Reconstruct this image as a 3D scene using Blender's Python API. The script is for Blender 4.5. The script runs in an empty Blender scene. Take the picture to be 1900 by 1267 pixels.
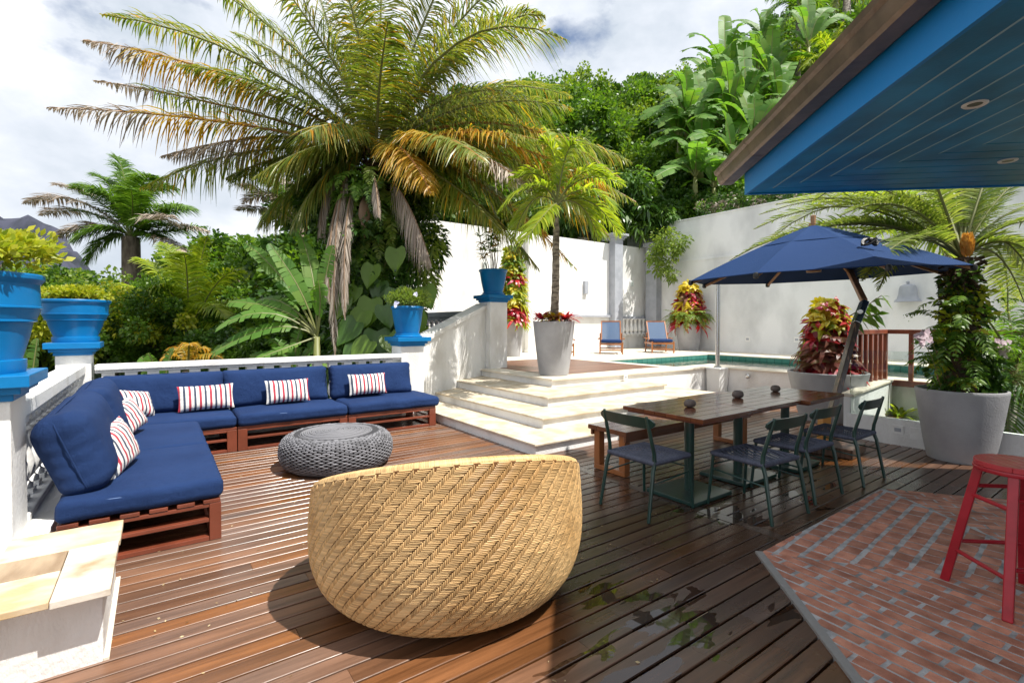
import bpy, math, random
import numpy as np
from mathutils import Vector, Matrix, noise as mnoise
random.seed(7); rng = np.random.default_rng(7)
R = math.radians
S = bpy.context.scene; COL = S.collection
# ---------------- camera ----------------
cam = bpy.data.cameras.new("Camera"); camo = bpy.data.objects.new("Camera", cam); COL.objects.link(camo)
CF, CXC, CAMH, YAW, PIT = 923.0, 950.0, 1.48, R(35.6), R(0.9)
CYC = 600 + CF*math.tan(PIT)
cam.sensor_width = 36; cam.lens = CF/1900*36; cam.shift_y = -(633.5-CYC)/1900
cam.clip_start = .05; cam.clip_end = 6000
camo.location = (0, 0, CAMH); camo.rotation_euler = (R(90)-PIT, 0, -YAW)
S.camera = camo
# ---------------- light ----------------
SUNV = Vector((.23, -.485, 1.0)).normalized()
sl = bpy.data.lights.new("Sun", 'SUN'); sl.energy = 4.4; sl.angle = R(.55); sl.color = (1, .955, .88)
so = bpy.data.objects.new("Sun", sl); COL.objects.link(so); so.rotation_euler = SUNV.to_track_quat('Z', 'Y').to_euler(); so.location = (0, 0, 30)
S.view_settings.view_transform = 'Standard'; S.view_settings.look = 'None'; S.view_settings.exposure = 0.72; S.view_settings.gamma = 1
w = bpy.data.worlds.new("World"); S.world = w; w.use_nodes = True
nt = w.node_tree; N = nt.nodes; L = nt.links; bg = N['Background']
sky = N.new('ShaderNodeTexSky'); sky.sky_type = 'NISHITA'; sky.sun_disc = False
sky.sun_elevation = math.asin(SUNV.z); sky.sun_rotation = math.atan2(SUNV.x, SUNV.y); sky.altitude = 100
tc = N.new('ShaderNodeTexCoord'); sp = N.new('ShaderNodeSeparateXYZ'); L.new(tc.outputs['Generated'], sp.inputs[0])
def wm(op, a, b=None, c=None):
    n = N.new('ShaderNodeMath'); n.operation = op
    for i, v in enumerate((a, b, c)):
        if v is None: continue
        if isinstance(v, (int, float)): n.inputs[i].default_value = v
        else: L.new(v, n.inputs[i])
    return n.outputs[0]
cb = N.new('ShaderNodeVectorMath'); cb.operation = 'MULTIPLY'; L.new(tc.outputs['Generated'], cb.inputs[0]); cb.inputs[1].default_value = (1, 1, 1.7)
def cn(scale, det, off):
    mp = N.new('ShaderNodeMapping'); mp.inputs['Location'].default_value = off; L.new(cb.outputs[0], mp.inputs[0])
    n = N.new('ShaderNodeTexNoise'); n.inputs['Scale'].default_value = scale; n.inputs['Detail'].default_value = det; n.inputs['Roughness'].default_value = .58
    L.new(mp.outputs[0], n.inputs['Vector']); return n.outputs[0]
def cramp(src, pts):
    r = N.new('ShaderNodeValToRGB'); L.new(src, r.inputs[0]); e = r.color_ramp.elements
    while len(e) < len(pts): e.new(.5)
    for k, (p, c) in zip(e, pts): k.position = p; k.color = (*c, 1)
    return r.outputs[0]
cover = cramp(cn(2.3, 10, (4.4, 2.7, 1.0)), [(.33, (0, 0, 0)), (.43, (1, 1, 1))])
shade = cramp(cn(1.9, 8, (1.3, 5.2, 2)), [(.34, (3.9, 4.4, 5.0)), (.47, (5.6, 5.9, 6.4)), (.58, (7.6, 7.7, 7.9))])
mx = N.new('ShaderNodeMix'); mx.data_type = 'RGBA'; L.new(cover, mx.inputs[0]); L.new(shade, mx.inputs[7])
bl = N.new('ShaderNodeMix'); bl.data_type = 'RGBA'; bl.blend_type = 'MULTIPLY'; bl.inputs[0].default_value = 1; L.new(sky.outputs[0], bl.inputs[6]); bl.inputs[7].default_value = (.62, .70, .80, 1)
L.new(bl.outputs[2], mx.inputs[6]); L.new(mx.outputs[2], bg.inputs[0]); bg.inputs[1].default_value = .1
# ---------------- layout helpers: photo pixel -> point in the world ----------------
FX, FY, RX, RY = math.sin(YAW), math.cos(YAW), math.cos(YAW), -math.sin(YAW)
def ray(px, py):
    x = (px-CXC)/CF; y = -(py-CYC)/CF
    hz = math.cos(PIT)+y*math.sin(PIT); z = -math.sin(PIT)+y*math.cos(PIT)
    return (hz*FX+x*RX, hz*FY+x*RY, z, hz)
def G(px, py, z=0):
    r = ray(px, py); t = (z-CAMH)/r[2]; return Vector((r[0]*t, r[1]*t, z))
def D(px, py, d):
    r = ray(px, py); t = d/r[3]; return Vector((r[0]*t, r[1]*t, CAMH+r[2]*t))
# ---------------- node material helpers ----------------
def mat(name, col, rough=.6, var=None, bump=None, metal=0, coat=0, spec=.5, stretch=(1, 1, 1), island=0, sheen=0):
    """var=(scale, colour2, lo, hi[, detail]); bump=(scale, strength)"""
    m = bpy.data.materials.new(name); m.use_nodes = True; t = m.node_tree; n = t.nodes; l = t.links
    p = n['Principled BSDF']; p.inputs['Base Color'].default_value = (*col, 1); p.inputs['Roughness'].default_value = rough
    p.inputs['Metallic'].default_value = metal; p.inputs['Coat Weight'].default_value = coat; p.inputs['Coat Roughness'].default_value = .12
    p.inputs['Specular IOR Level'].default_value = spec; p.inputs['Sheen Weight'].default_value = sheen
    tc = n.new('ShaderNodeTexCoord'); mp = n.new('ShaderNodeMapping'); mp.inputs['Scale'].default_value = stretch; l.new(tc.outputs['Object'], mp.inputs[0])
    out = None
    if var:
        nz = n.new('ShaderNodeTexNoise'); nz.inputs['Scale'].default_value = var[0]; nz.inputs['Detail'].default_value = var[4] if len(var) > 4 else 6; l.new(mp.outputs[0], nz.inputs['Vector'])
        r = n.new('ShaderNodeValToRGB'); l.new(nz.outputs[0], r.inputs[0]); r.color_ramp.elements[0].position = var[2]; r.color_ramp.elements[1].position = var[3]
        r.color_ramp.elements[0].color = (*var[1], 1); r.color_ramp.elements[1].color = (*col, 1); out = r.outputs[0]
    if island:
        g = n.new('ShaderNodeNewGeometry'); hs = n.new('ShaderNodeHueSaturation')
        mr = n.new('ShaderNodeMapRange'); mr.inputs[3].default_value = 1-island; mr.inputs[4].default_value = 1+island; l.new(g.outputs['Random Per Island'], mr.inputs[0]); l.new(mr.outputs[0], hs.inputs['Value'])
        if out: l.new(out, hs.inputs['Color'])
        else: hs.inputs['Color'].default_value = (*col, 1)
        out = hs.outputs[0]
    if out: l.new(out, p.inputs['Base Color'])
    if bump:
        for k, (sc, st) in enumerate(bump if isinstance(bump[0], tuple) else (bump,)):
            nz = n.new('ShaderNodeTexNoise'); nz.inputs['Scale'].default_value = sc; nz.inputs['Detail'].default_value = 5; l.new(mp.outputs[0], nz.inputs['Vector'])
            b = n.new('ShaderNodeBump'); b.inputs['Strength'].default_value = st; b.inputs['Distance'].default_value = .02; l.new(nz.outputs[0], b.inputs['Height'])
            if k: l.new(last, b.inputs['Normal'])
            last = b.outputs[0]
        l.new(last, p.inputs['Normal'])
    return m
def leafmat(name, cols, rough=.42, trans=.35, tcol=None, spec=.5):
    m = bpy.data.materials.new(name); m.use_nodes = True; t = m.node_tree; n = t.nodes; l = t.links
    p = n['Principled BSDF']; p.inputs['Roughness'].default_value = rough; p.inputs['Specular IOR Level'].default_value = spec
    g = n.new('ShaderNodeNewGeometry'); r = n.new('ShaderNodeValToRGB'); l.new(g.outputs['Random Per Island'], r.inputs[0])
    e = r.color_ramp.elements
    while len(e) < len(cols): e.new(.5)
    for k, c in enumerate(cols): e[k].position = k/(len(cols)-1) if len(cols) > 1 else 0; e[k].color = (*c, 1)
    l.new(r.outputs[0], p.inputs['Base Color'])
    tr = n.new('ShaderNodeBsdfTranslucent'); ms = n.new('ShaderNodeMixShader'); ms.inputs[0].default_value = trans
    mu = n.new('ShaderNodeMix'); mu.data_type = 'RGBA'; mu.blend_type = 'MULTIPLY'; mu.inputs[0].default_value = 1; l.new(r.outputs[0], mu.inputs[6]); mu.inputs[7].default_value = (*(tcol or (2.0, 2.0, .8)), 1)
    l.new(mu.outputs[2], tr.inputs[0]); l.new(p.outputs[0], ms.inputs[1]); l.new(tr.outputs[0], ms.inputs[2]); l.new(ms.outputs[0], n['Material Output'].inputs[0])
    return m
# ---------------- mesh helpers ----------------
class MB:
    def __init__(s): s.v = []; s.f = []; s.m = []
    def add(s, vs, fs, mi=0):
        b = len(s.v); s.v.extend([tuple(x) for x in vs]); s.f.extend([tuple(i+b for i in f) for f in fs]); s.m.extend([mi]*len(fs)); return s
    def box(s, x0, y0, z0, x1, y1, z1, mi=0, M=None):
        vs = [Vector(p) for p in ((x0,y0,z0),(x1,y0,z0),(x1,y1,z0),(x0,y1,z0),(x0,y0,z1),(x1,y0,z1),(x1,y1,z1),(x0,y1,z1))]
        if M: vs = [M @ v for v in vs]
        return s.add(vs, [(0,3,2,1),(4,5,6,7),(0,1,5,4),(1,2,6,5),(2,3,7,6),(3,0,4,7)], mi)
    def prism(s, poly, z0, z1, mi=0, M=None):
        n = len(poly); vs = [Vector((p[0], p[1], z0)) for p in poly]+[Vector((p[0], p[1], z1)) for p in poly]
        if M: vs = [M @ v for v in vs]
        return s.add(vs, [tuple(range(n-1, -1, -1)), tuple(range(n, 2*n))]+[(i, (i+1) % n, n+(i+1) % n, n+i) for i in range(n)], mi)
    def hexa(s, bot, top, mi=0):
        return s.add(list(bot)+list(top), [(0,3,2,1),(4,5,6,7),(0,1,5,4),(1,2,6,5),(2,3,7,6),(3,0,4,7)], mi)
    def tube(s, pts, r, n=8, mi=0, caps=True, flat=None):
        pts = [Vector(p) for p in pts]; k = len(pts); rs = r if isinstance(r, (list, tuple)) else [r]*k
        vs = []; up = None
        for i, p in enumerate(pts):
            d = (pts[min(i+1, k-1)]-pts[max(i-1, 0)]).normalized()
            if up is None: up = Vector((0, 0, 1)) if abs(d.z) < .9 else Vector((0, 1, 0))
            a = d.cross(up).normalized(); b = a.cross(d); up = b
            for j in range(n):
                t = 2*math.pi*j/n; vs.append(p+(a*math.cos(t)+b*math.sin(t)*(flat or 1))*rs[i])
        fs = [(i*n+j, i*n+(j+1) % n, (i+1)*n+(j+1) % n, (i+1)*n+j) for i in range(k-1) for j in range(n)]
        if caps: fs += [tuple(range(n-1, -1, -1)), tuple((k-1)*n+j for j in range(n))]
        return s.add(vs, fs, mi)
    def bar(s, a, b, w, h, mi=0, up=(0, 0, 1)):
        a = Vector(a); b = Vector(b); d = (b-a).normalized(); u = Vector(up); x = d.cross(u).normalized()*w/2; y = x.cross(d).normalized()*h/2
        return s.hexa([a-x-y, a+x-y, a+x+y, a-x+y], [b-x-y, b+x-y, b+x+y, b-x+y], mi)
    def lathe(s, prof, n=32, c=(0, 0, 0), mi=0, cap=True, M=None, seg=None):
        k = len(prof); vs = []
        for r, z in prof:
            for j in range(n):
                t = 2*math.pi*j/n; v = Vector((c[0]+r*math.cos(t), c[1]+r*math.sin(t), c[2]+z)); vs.append(M @ v if M else v)
        fs = [(i*n+j, i*n+(j+1) % n, (i+1)*n+(j+1) % n, (i+1)*n+j) for i in range(k-1) for j in range(n)]
        if cap: fs += [tuple(range(n-1, -1, -1)), tuple((k-1)*n+j for j in range(n))]
        return s.add(vs, fs, mi)
    def build(s, name, mats, parent=None, smooth=False, bevel=0, seg=2, loc=None, angle=None):
        me = bpy.data.meshes.new(name); me.from_pydata(s.v, [], s.f); me.update()
        o = bpy.data.objects.new(name, me); COL.objects.link(o)
        for m in (mats if isinstance(mats, (list, tuple)) else [mats]): me.materials.append(m)
        if len(set(s.m)) > 1: me.polygons.foreach_set('material_index', s.m)
        if smooth:
            me.polygons.foreach_set('use_smooth', [True]*len(me.polygons))
            if smooth != 'all': me.set_sharp_from_angle(angle=R(angle or 40))
        if bevel:
            b = o.modifiers.new('bevel', 'BEVEL'); b.width = bevel; b.segments = seg; b.limit_method = 'ANGLE'; b.angle_limit = R(40); b.harden_normals = False
        if parent: o.parent = parent
        if loc: o.location = loc
        return o
class NB:
    def __init__(s): s.V = []; s.F = []; s.M = []; s.n = 0
    def add(s, V, F, mi=0):
        V = np.asarray(V, dtype=np.float32).reshape(-1, 3); F = np.asarray(F, dtype=np.int32).reshape(-1, 4)
        s.V.append(V); s.F.append(F+s.n); s.n += len(V)
        s.M.append(np.full(len(F), mi, np.int32) if np.isscalar(mi) else np.asarray(mi, np.int32))
    def build(s, name, mats, parent=None, smooth=False, loc=None):
        V = np.concatenate(s.V); F = np.concatenate(s.F); M = np.concatenate(s.M)
        me = bpy.data.meshes.new(name); me.vertices.add(len(V)); me.vertices.foreach_set('co', V.ravel())
        me.loops.add(len(F)*4); me.loops.foreach_set('vertex_index', F.ravel())
        me.polygons.add(len(F)); me.polygons.foreach_set('loop_start', np.arange(0, len(F)*4, 4, dtype=np.int32)); me.polygons.foreach_set('loop_total', np.full(len(F), 4, np.int32))
        me.polygons.foreach_set('material_index', M)
        if smooth: me.polygons.foreach_set('use_smooth', np.ones(len(F), bool))
        me.update(calc_edges=True)
        for m in (mats if isinstance(mats, (list, tuple)) else [mats]): me.materials.append(m)
        o = bpy.data.objects.new(name, me); COL.objects.link(o)
        if parent: o.parent = parent
        if loc: o.location = loc
        return o
def tag(o, label=None, cat=None, group=None, kind=None):
    if label: o['label'] = label
    if cat: o['category'] = cat
    if group: o['group'] = group
    if kind: o['kind'] = kind
    return o
def thing(name, label, cat, loc=(0, 0, 0), rz=0, group=None):
    o = bpy.data.objects.new(name, None); COL.objects.link(o); o.location = loc; o.rotation_euler = (0, 0, rz); o.empty_display_size = .1
    return tag(o, label, cat, group)
def copy_tree(o, parent=None):
    c = o.copy(); COL.objects.link(c)
    if parent: c.parent = parent
    for ch in list(o.children): copy_tree(ch, c)
    return c
def place(o, loc, rz=0, label=None, sc=None):
    o.location = loc; o.rotation_euler = (0, 0, rz)
    if label: o['label'] = label
    if sc: o.scale = (sc, sc, sc) if isinstance(sc, (int, float)) else sc
    return o
def rbox(mb, hx, hy, hz, r, n=14, puff=0, wr=0, M=None, mi=0, seed=0, pinch=0):
    """rounded upholstered block, half sizes hx hy hz; puff swells the big faces, wr wrinkles"""
    def coords(h):
        inner = max(h-r, 0); e = [-(inner+r*math.sin(a)) for a in (math.pi/2, math.pi*.36, math.pi*.2, math.pi*.08)]
        mid = [(-inner+2*inner*i/n) for i in range(n+1)]
        return e+mid+[-x for x in e[::-1]]
    X, Y, Z = coords(hx), coords(hy), coords(hz)
    idx = {}; vs = []; fs = []
    def vid(i, j, k):
        key = (i, j, k)
        if key not in idx:
            p = Vector((X[i], Y[j], Z[k])); c = Vector((max(-(hx-r), min(hx-r, p.x)), max(-(hy-r), min(hy-r, p.y)), max(-(hz-r), min(hz-r, p.z))))
            d = p-c
            if d.length > 1e-6: p = c+d.normalized()*r
            u, v, w_ = p.x/hx, p.y/hy, p.z/hz
            if puff: p.z += puff*(1-u**4)*(1-v**4)*(1 if w_ > 0 else -.4)*min(1, abs(w_)*2)
            if pinch:
                p.x *= 1-pinch*(1-v*v)*.5+pinch*abs(u*v)*.4; p.y *= 1-pinch*(1-u*u)*.5+pinch*abs(u*v)*.4
            if wr:
                q = Vector((p.x*5+seed, p.y*5, p.z*7+seed)); e = max(abs(u), abs(v))**2
                p += Vector((0, 0, 1))*mnoise.noise(q)*wr*(.5+e)+Vector((mnoise.noise(q*1.7), mnoise.noise(q*1.9+Vector((9, 9, 9))), 0))*wr*.6
                ang = math.atan2(p.y/hy, p.x/hx); p += Vector((p.x, p.y, 0)).normalized()*math.sin(ang*22+seed+3*mnoise.noise(q*.5))*wr*.35*e
            idx[key] = len(vs); vs.append(M @ p if M else p)
        return idx[key]
    a, b, c = len(X)-1, len(Y)-1, len(Z)-1
    for i in range(a):
        for j in range(b):
            fs.append((vid(i, j, 0), vid(i, j+1, 0), vid(i+1, j+1, 0), vid(i+1, j, 0))); fs.append((vid(i, j, c), vid(i+1, j, c), vid(i+1, j+1, c), vid(i, j+1, c)))
    for i in range(a):
        for k in range(c):
            fs.append((vid(i, 0, k), vid(i+1, 0, k), vid(i+1, 0, k+1), vid(i, 0, k+1))); fs.append((vid(i, b, k), vid(i, b, k+1), vid(i+1, b, k+1), vid(i+1, b, k)))
    for j in range(b):
        for k in range(c):
            fs.append((vid(0, j, k), vid(0, j, k+1), vid(0, j+1, k+1), vid(0, j+1, k))); fs.append((vid(a, j, k), vid(a, j+1, k), vid(a, j+1, k+1), vid(a, j, k+1)))
    mb.add(vs, fs, mi)
def TM(loc=(0, 0, 0), rx=0, ry=0, rz=0):
    return Matrix.Translation(loc) @ Matrix.Rotation(rz, 4, 'Z') @ Matrix.Rotation(ry, 4, 'Y') @ Matrix.Rotation(rx, 4, 'X')
def clip(poly, a, b, c):
    """keep the part of a 2D polygon with a*x+b*y<=c"""
    out = []
    for i in range(len(poly)):
        p, q = poly[i], poly[(i+1) % len(poly)]; dp, dq = a*p[0]+b*p[1]-c, a*q[0]+b*q[1]-c
        if dp <= 0: out.append(p)
        if (dp < 0 < dq) or (dq < 0 < dp):
            t = dp/(dp-dq); out.append((p[0]+(q[0]-p[0])*t, p[1]+(q[1]-p[1])*t))
    return out
def clipconvex(poly, zone):
    n = len(zone)
    for i in range(n):
        (x0, y0), (x1, y1) = zone[i], zone[(i+1) % n]; a, b = (y1-y0), -(x1-x0)
        poly = clip(poly, a, b, a*x0+b*y0)
        if len(poly) < 3: return []
    return poly
def area(p): return abs(sum(p[i][0]*p[(i+1) % len(p)][1]-p[(i+1) % len(p)][0]*p[i][1] for i in range(len(p))))/2
# ================= materials =================
M_wall = mat('white_render', (.80, .80, .79), .75, var=(2.2, (.62, .61, .58), .30, .50, 11), bump=((7, .5), (60, .35)), stretch=(1, 1, .45))
M_wall2 = mat('weathered_white_render', (.82, .83, .84), .8, var=(1.0, (.60, .61, .62), .34, .58, 11), bump=((5, .4), (40, .3)), stretch=(1, 1, .6))
M_white = mat('white_paint', (.82, .82, .81), .5, var=(5, (.72, .71, .69), .33, .52), bump=(35, .2))
M_greyp = mat('grey_paint', (.40, .42, .47), .6, var=(4, (.33, .35, .40), .35, .6), bump=(30, .2))
M_blue = mat('glossy_blue_paint', (.001, .165, .42), .38, var=(3, (.001, .13, .35), .35, .6), bump=(18, .08), spec=.35)
M_stone = mat('beige_stone', (.60, .53, .42), .6, var=(4.5, (.47, .38, .26), .36, .56, 10), bump=((20, .15), (120, .15)))
M_coping = mat('cream_stone', (.74, .68, .58), .6, var=(2.2, (.62, .55, .44), .35, .6, 8), bump=(30, .15))
M_slab1 = mat('yellow_sandstone', (.60, .52, .40), .55, var=(4, (.50, .36, .20), .36, .56, 12), bump=(30, .15), stretch=(1, 1.6, 1), spec=.3)
M_slab2 = mat('pale_sandstone', (.62, .56, .48), .5, var=(3.2, (.36, .27, .16), .36, .50, 10), bump=(30, .15), spec=.3)
M_slab3 = mat('brown_sandstone', (.40, .30, .20), .55, var=(3, (.27, .19, .12), .35, .6, 9), bump=(30, .15), stretch=(4, 1, 1), spec=.3)
M_frame = mat('mahogany_stain', (.20, .05, .025), .36, var=(3, (.12, .03, .014), .35, .6), bump=(14, .12), coat=.3, stretch=(1, 1, 1))
M_navy = mat('navy_canvas', (.016, .042, .135), .85, var=(2.2, (.012, .033, .11), .35, .65), bump=((5, 1.0), (16, .5), (420, .6)), spec=.2)
M_pipe = mat('blue_piping', (.10, .16, .32), .8)
M_teak = mat('orange_teak', (.36, .13, .035), .35, var=(6, (.22, .07, .02), .3, .6), stretch=(1, 1, .15), coat=.3)
M_tabtop = mat('wet_dark_table_wood', (.17, .055, .022), .2, var=(9, (.09, .03, .012), .3, .62), stretch=(.15, 1, 1), coat=.6, island=.25)
M_benchtop = mat('wet_bench_wood', (.17, .06, .025), .22, var=(9, (.09, .03, .014), .3, .62), stretch=(.15, 1, 1), coat=.6, island=.2)
M_green = mat('dark_green_metal', (.006, .045, .035), .3, var=(12, (.004, .03, .024), .3, .6), coat=.4)
M_rope = mat('blue_grey_cord', (.072, .08, .118), .7, bump=(300, .3), island=.18)
M_wick = mat('honey_rattan', (.62, .41, .19), .42, var=(3, (.50, .30, .12), .35, .65), island=.28, spec=.4)
M_wickd = mat('brown_rattan_core', (.16, .07, .02), .7)
M_pouf = mat('grey_woven_rope', (.17, .17, .185), .8, island=.38, bump=(220, .4))
M_poufd = mat('dark_rope_core', (.035, .035, .04), .9)
M_pot = mat('grey_planter_concrete', (.37, .37, .385), .6, var=(2.5, (.28, .28, .295), .33, .62, 8), bump=((6, .2), (60, .2)))
M_soil = mat('potting_soil', (.035, .022, .014), .95, var=(20, (.015, .01, .007), .4, .6), bump=(40, .8))
M_umb = mat('umbrella_canvas', (.008, .034, .115), .8, bump=((3, .25), (500, .3)), spec=.2)
M_pole = mat('pale_umbrella_wood', (.42, .23, .12), .45, var=(8, (.3, .15, .07), .3, .6), stretch=(1, 1, .2))
M_mast = mat('dark_grained_mast', (.055, .03, .02), .3, var=(7, (.22, .12, .07), .36, .44, 3), stretch=(4, 4, .8), coat=.5)
M_steel = mat('brushed_steel', (.55, .55, .56), .22, metal=1)
M_black = mat('black_plastic', (.012, .012, .013), .45)
M_slate = mat('dark_pebble_stone', (.055, .06, .065), .6, var=(14, (.12, .09, .075), .4, .75, 8), bump=(25, .4))
M_red = mat('red_paint', (.38, .006, .02), .38, var=(9, (.30, .004, .014), .35, .6), bump=(25, .1), coat=.2)
M_redtop = mat('worn_red_paint', (.46, .035, .045), .45, var=(9, (.34, .02, .028), .35, .6), bump=(25, .15), coat=.15, stretch=(1, .15, 1))
M_soff = mat('blue_soffit_boards', (.001, .25, .56), .42, var=(2.0, (.003, .11, .25), .3, .65), bump=(60, .06))
M_fascia = mat('blue_fascia_paint', (.002, .22, .60), .4, bump=(40, .05))
M_groove = mat('lit_joint_line', (.30, .50, .62), .6)  # pale tone stands for light catching the soffit grooves along edge one
M_gut = mat('weathered_bronze_gutter', (.21, .15, .11), .4, var=(3, (.10, .075, .06), .35, .6, 8), bump=(18, .25), metal=.3)
M_pool = mat('green_pool_tiles', (.06, .21, .18), .25, var=(3, (.045, .16, .14), .35, .6))
M_rail = mat('red_brown_railing_wood', (.26, .07, .035), .4, var=(8, (.15, .035, .02), .35, .6), stretch=(1, 1, .2), coat=.3)
M_bark = mat('grey_bark', (.20, .16, .12), .9, var=(8, (.10, .075, .055), .35, .6), bump=(12, .8), stretch=(1, 1, .4))
M_palmbark = mat('ringed_palm_bark', (.30, .27, .22), .85, var=(10, (.10, .085, .07), .4, .6), bump=(16, .7), stretch=(1, 1, 2.5))
M_fibre = mat('dark_palm_fibre', (.045, .028, .018), .95, bump=(25, 1), var=(14, (.10, .06, .035), .4, .6))
M_rach = mat('green_leaf_stalk', (.16, .17, .05), .5)
M_rachy = mat('orange_leaf_stalk', (.34, .15, .04), .5)
M_rachd = mat('brown_leaf_stalk', (.20, .13, .08), .7)
M_rockm = mat('hazy_mountain_rock', (.046, .050, .078), .95, var=(.02, (.013, .018, .026), .40, .56, 12), bump=(.05, .6), stretch=(1, 1, .35))  # distance haze is mixed into the rock colour as blue grey
M_ground = mat('dark_garden_soil', (.03, .028, .015), .95, var=(1.2, (.03, .045, .012), .4, .6), bump=(5, .6))
M_mortar = mat('grey_mortar', (.44, .44, .45), .85, var=(10, (.19, .19, .19), .35, .6), bump=((20, .5), (120, .4)))
M_brick = mat('clay_brick', (.50, .225, .15), .62, var=(9, (.30, .115, .075), .32, .62, 9), bump=((14, .35), (90, .4)), island=.28, spec=.35)
M_asph = mat('concrete_edge', (.22, .215, .21), .8, bump=(40, .4))
M_dwood2 = mat('landing_deck_wood', (.20, .10, .06), .4, var=(4, (.13, .06, .035), .35, .6), stretch=(.2, 3, 1), island=.15)
# clear glass
M_glass = bpy.data.materials.new('clear_glass'); M_glass.use_nodes = True; _n = M_glass.node_tree.nodes; _l = M_glass.node_tree.links
_t = _n.new('ShaderNodeBsdfTransparent'); _t.inputs[0].default_value = (.93, .97, .95, 1); _g = _n.new('ShaderNodeBsdfGlossy'); _g.inputs['Roughness'].default_value = .01
_f = _n.new('ShaderNodeFresnel'); _f.inputs[0].default_value = 1.45; _m = _n.new('ShaderNodeMixShader'); _l.new(_f.outputs[0], _m.inputs[0]); _l.new(_t.outputs[0], _m.inputs[1]); _l.new(_g.outputs[0], _m.inputs[2]); _l.new(_m.outputs[0], _n['Material Output'].inputs[0])
M_water = bpy.data.materials.new('pool_water'); M_water.use_nodes = True; _n = M_water.node_tree.nodes; _l = M_water.node_tree.links
_t = _n.new('ShaderNodeBsdfTransparent'); _t.inputs[0].default_value = (.45, .80, .72, 1); _g = _n.new('ShaderNodeBsdfGlossy'); _g.inputs['Roughness'].default_value = .03
_f = _n.new('ShaderNodeFresnel'); _f.inputs[0].default_value = 1.33; _m = _n.new('ShaderNodeMixShader'); _nz = _n.new('ShaderNodeTexNoise'); _nz.inputs['Scale'].default_value = 3; _b = _n.new('ShaderNodeBump'); _b.inputs['Strength'].default_value = .25; _b.inputs['Distance'].default_value = .05
_tc = _n.new('ShaderNodeTexCoord'); _l.new(_tc.outputs['Object'], _nz.inputs[0]); _l.new(_nz.outputs[0], _b.inputs['Height']); _l.new(_b.outputs[0], _g.inputs['Normal']); _l.new(_b.outputs[0], _f.inputs['Normal'])
_l.new(_f.outputs[0], _m.inputs[0]); _l.new(_t.outputs[0], _m.inputs[1]); _l.new(_g.outputs[0], _m.inputs[2]); _l.new(_m.outputs[0], _n['Material Output'].inputs[0])
# blue sling mesh of the loungers, half see-through
M_sling = mat('blue_sling_mesh', (.05, .11, .22), .6)
_n = M_sling.node_tree.nodes; _l = M_sling.node_tree.links; _t = _n.new('ShaderNodeBsdfTransparent'); _m = _n.new('ShaderNodeMixShader'); _m.inputs[0].default_value = .3
_l.new(_n['Principled BSDF'].outputs[0], _m.inputs[1]); _l.new(_t.outputs[0], _m.inputs[2]); _l.new(_m.outputs[0], _n['Material Output'].inputs[0])
# striped pillow
def stripe_mat():
    m = mat('red_white_navy_stripes', (.8, .78, .74), .85, bump=((9, .3), (380, .3))); n = m.node_tree.nodes; l = m.node_tree.links
    tc = n.new('ShaderNodeTexCoord'); s = n.new('ShaderNodeSeparateXYZ'); l.new(tc.outputs['Object'], s.inputs[0])
    a = n.new('ShaderNodeMath'); a.operation = 'MULTIPLY'; a.inputs[1].default_value = 1/.105; l.new(s.outputs[0], a.inputs[0])
    f = n.new('ShaderNodeMath'); f.operation = 'FRACT'; l.new(a.outputs[0], f.inputs[0])
    r = n.new('ShaderNodeValToRGB'); r.color_ramp.interpolation = 'CONSTANT'; e = r.color_ramp.elements
    W, Rd, Nv = (.78, .76, .72, 1), (.42, .035, .06, 1), (.045, .06, .10, 1)
    e[0].position = 0; e[0].color = W; e[1].position = .25; e[1].color = Rd
    for p, c in ((.48, W), (.75, Nv), (.96, W)): k = e.new(p); k.color = c
    l.new(f.outputs[0], r.inputs[0]); l.new(r.outputs[0], n['Principled BSDF'].inputs['Base Color']); return m
M_strip = stripe_mat()
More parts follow.
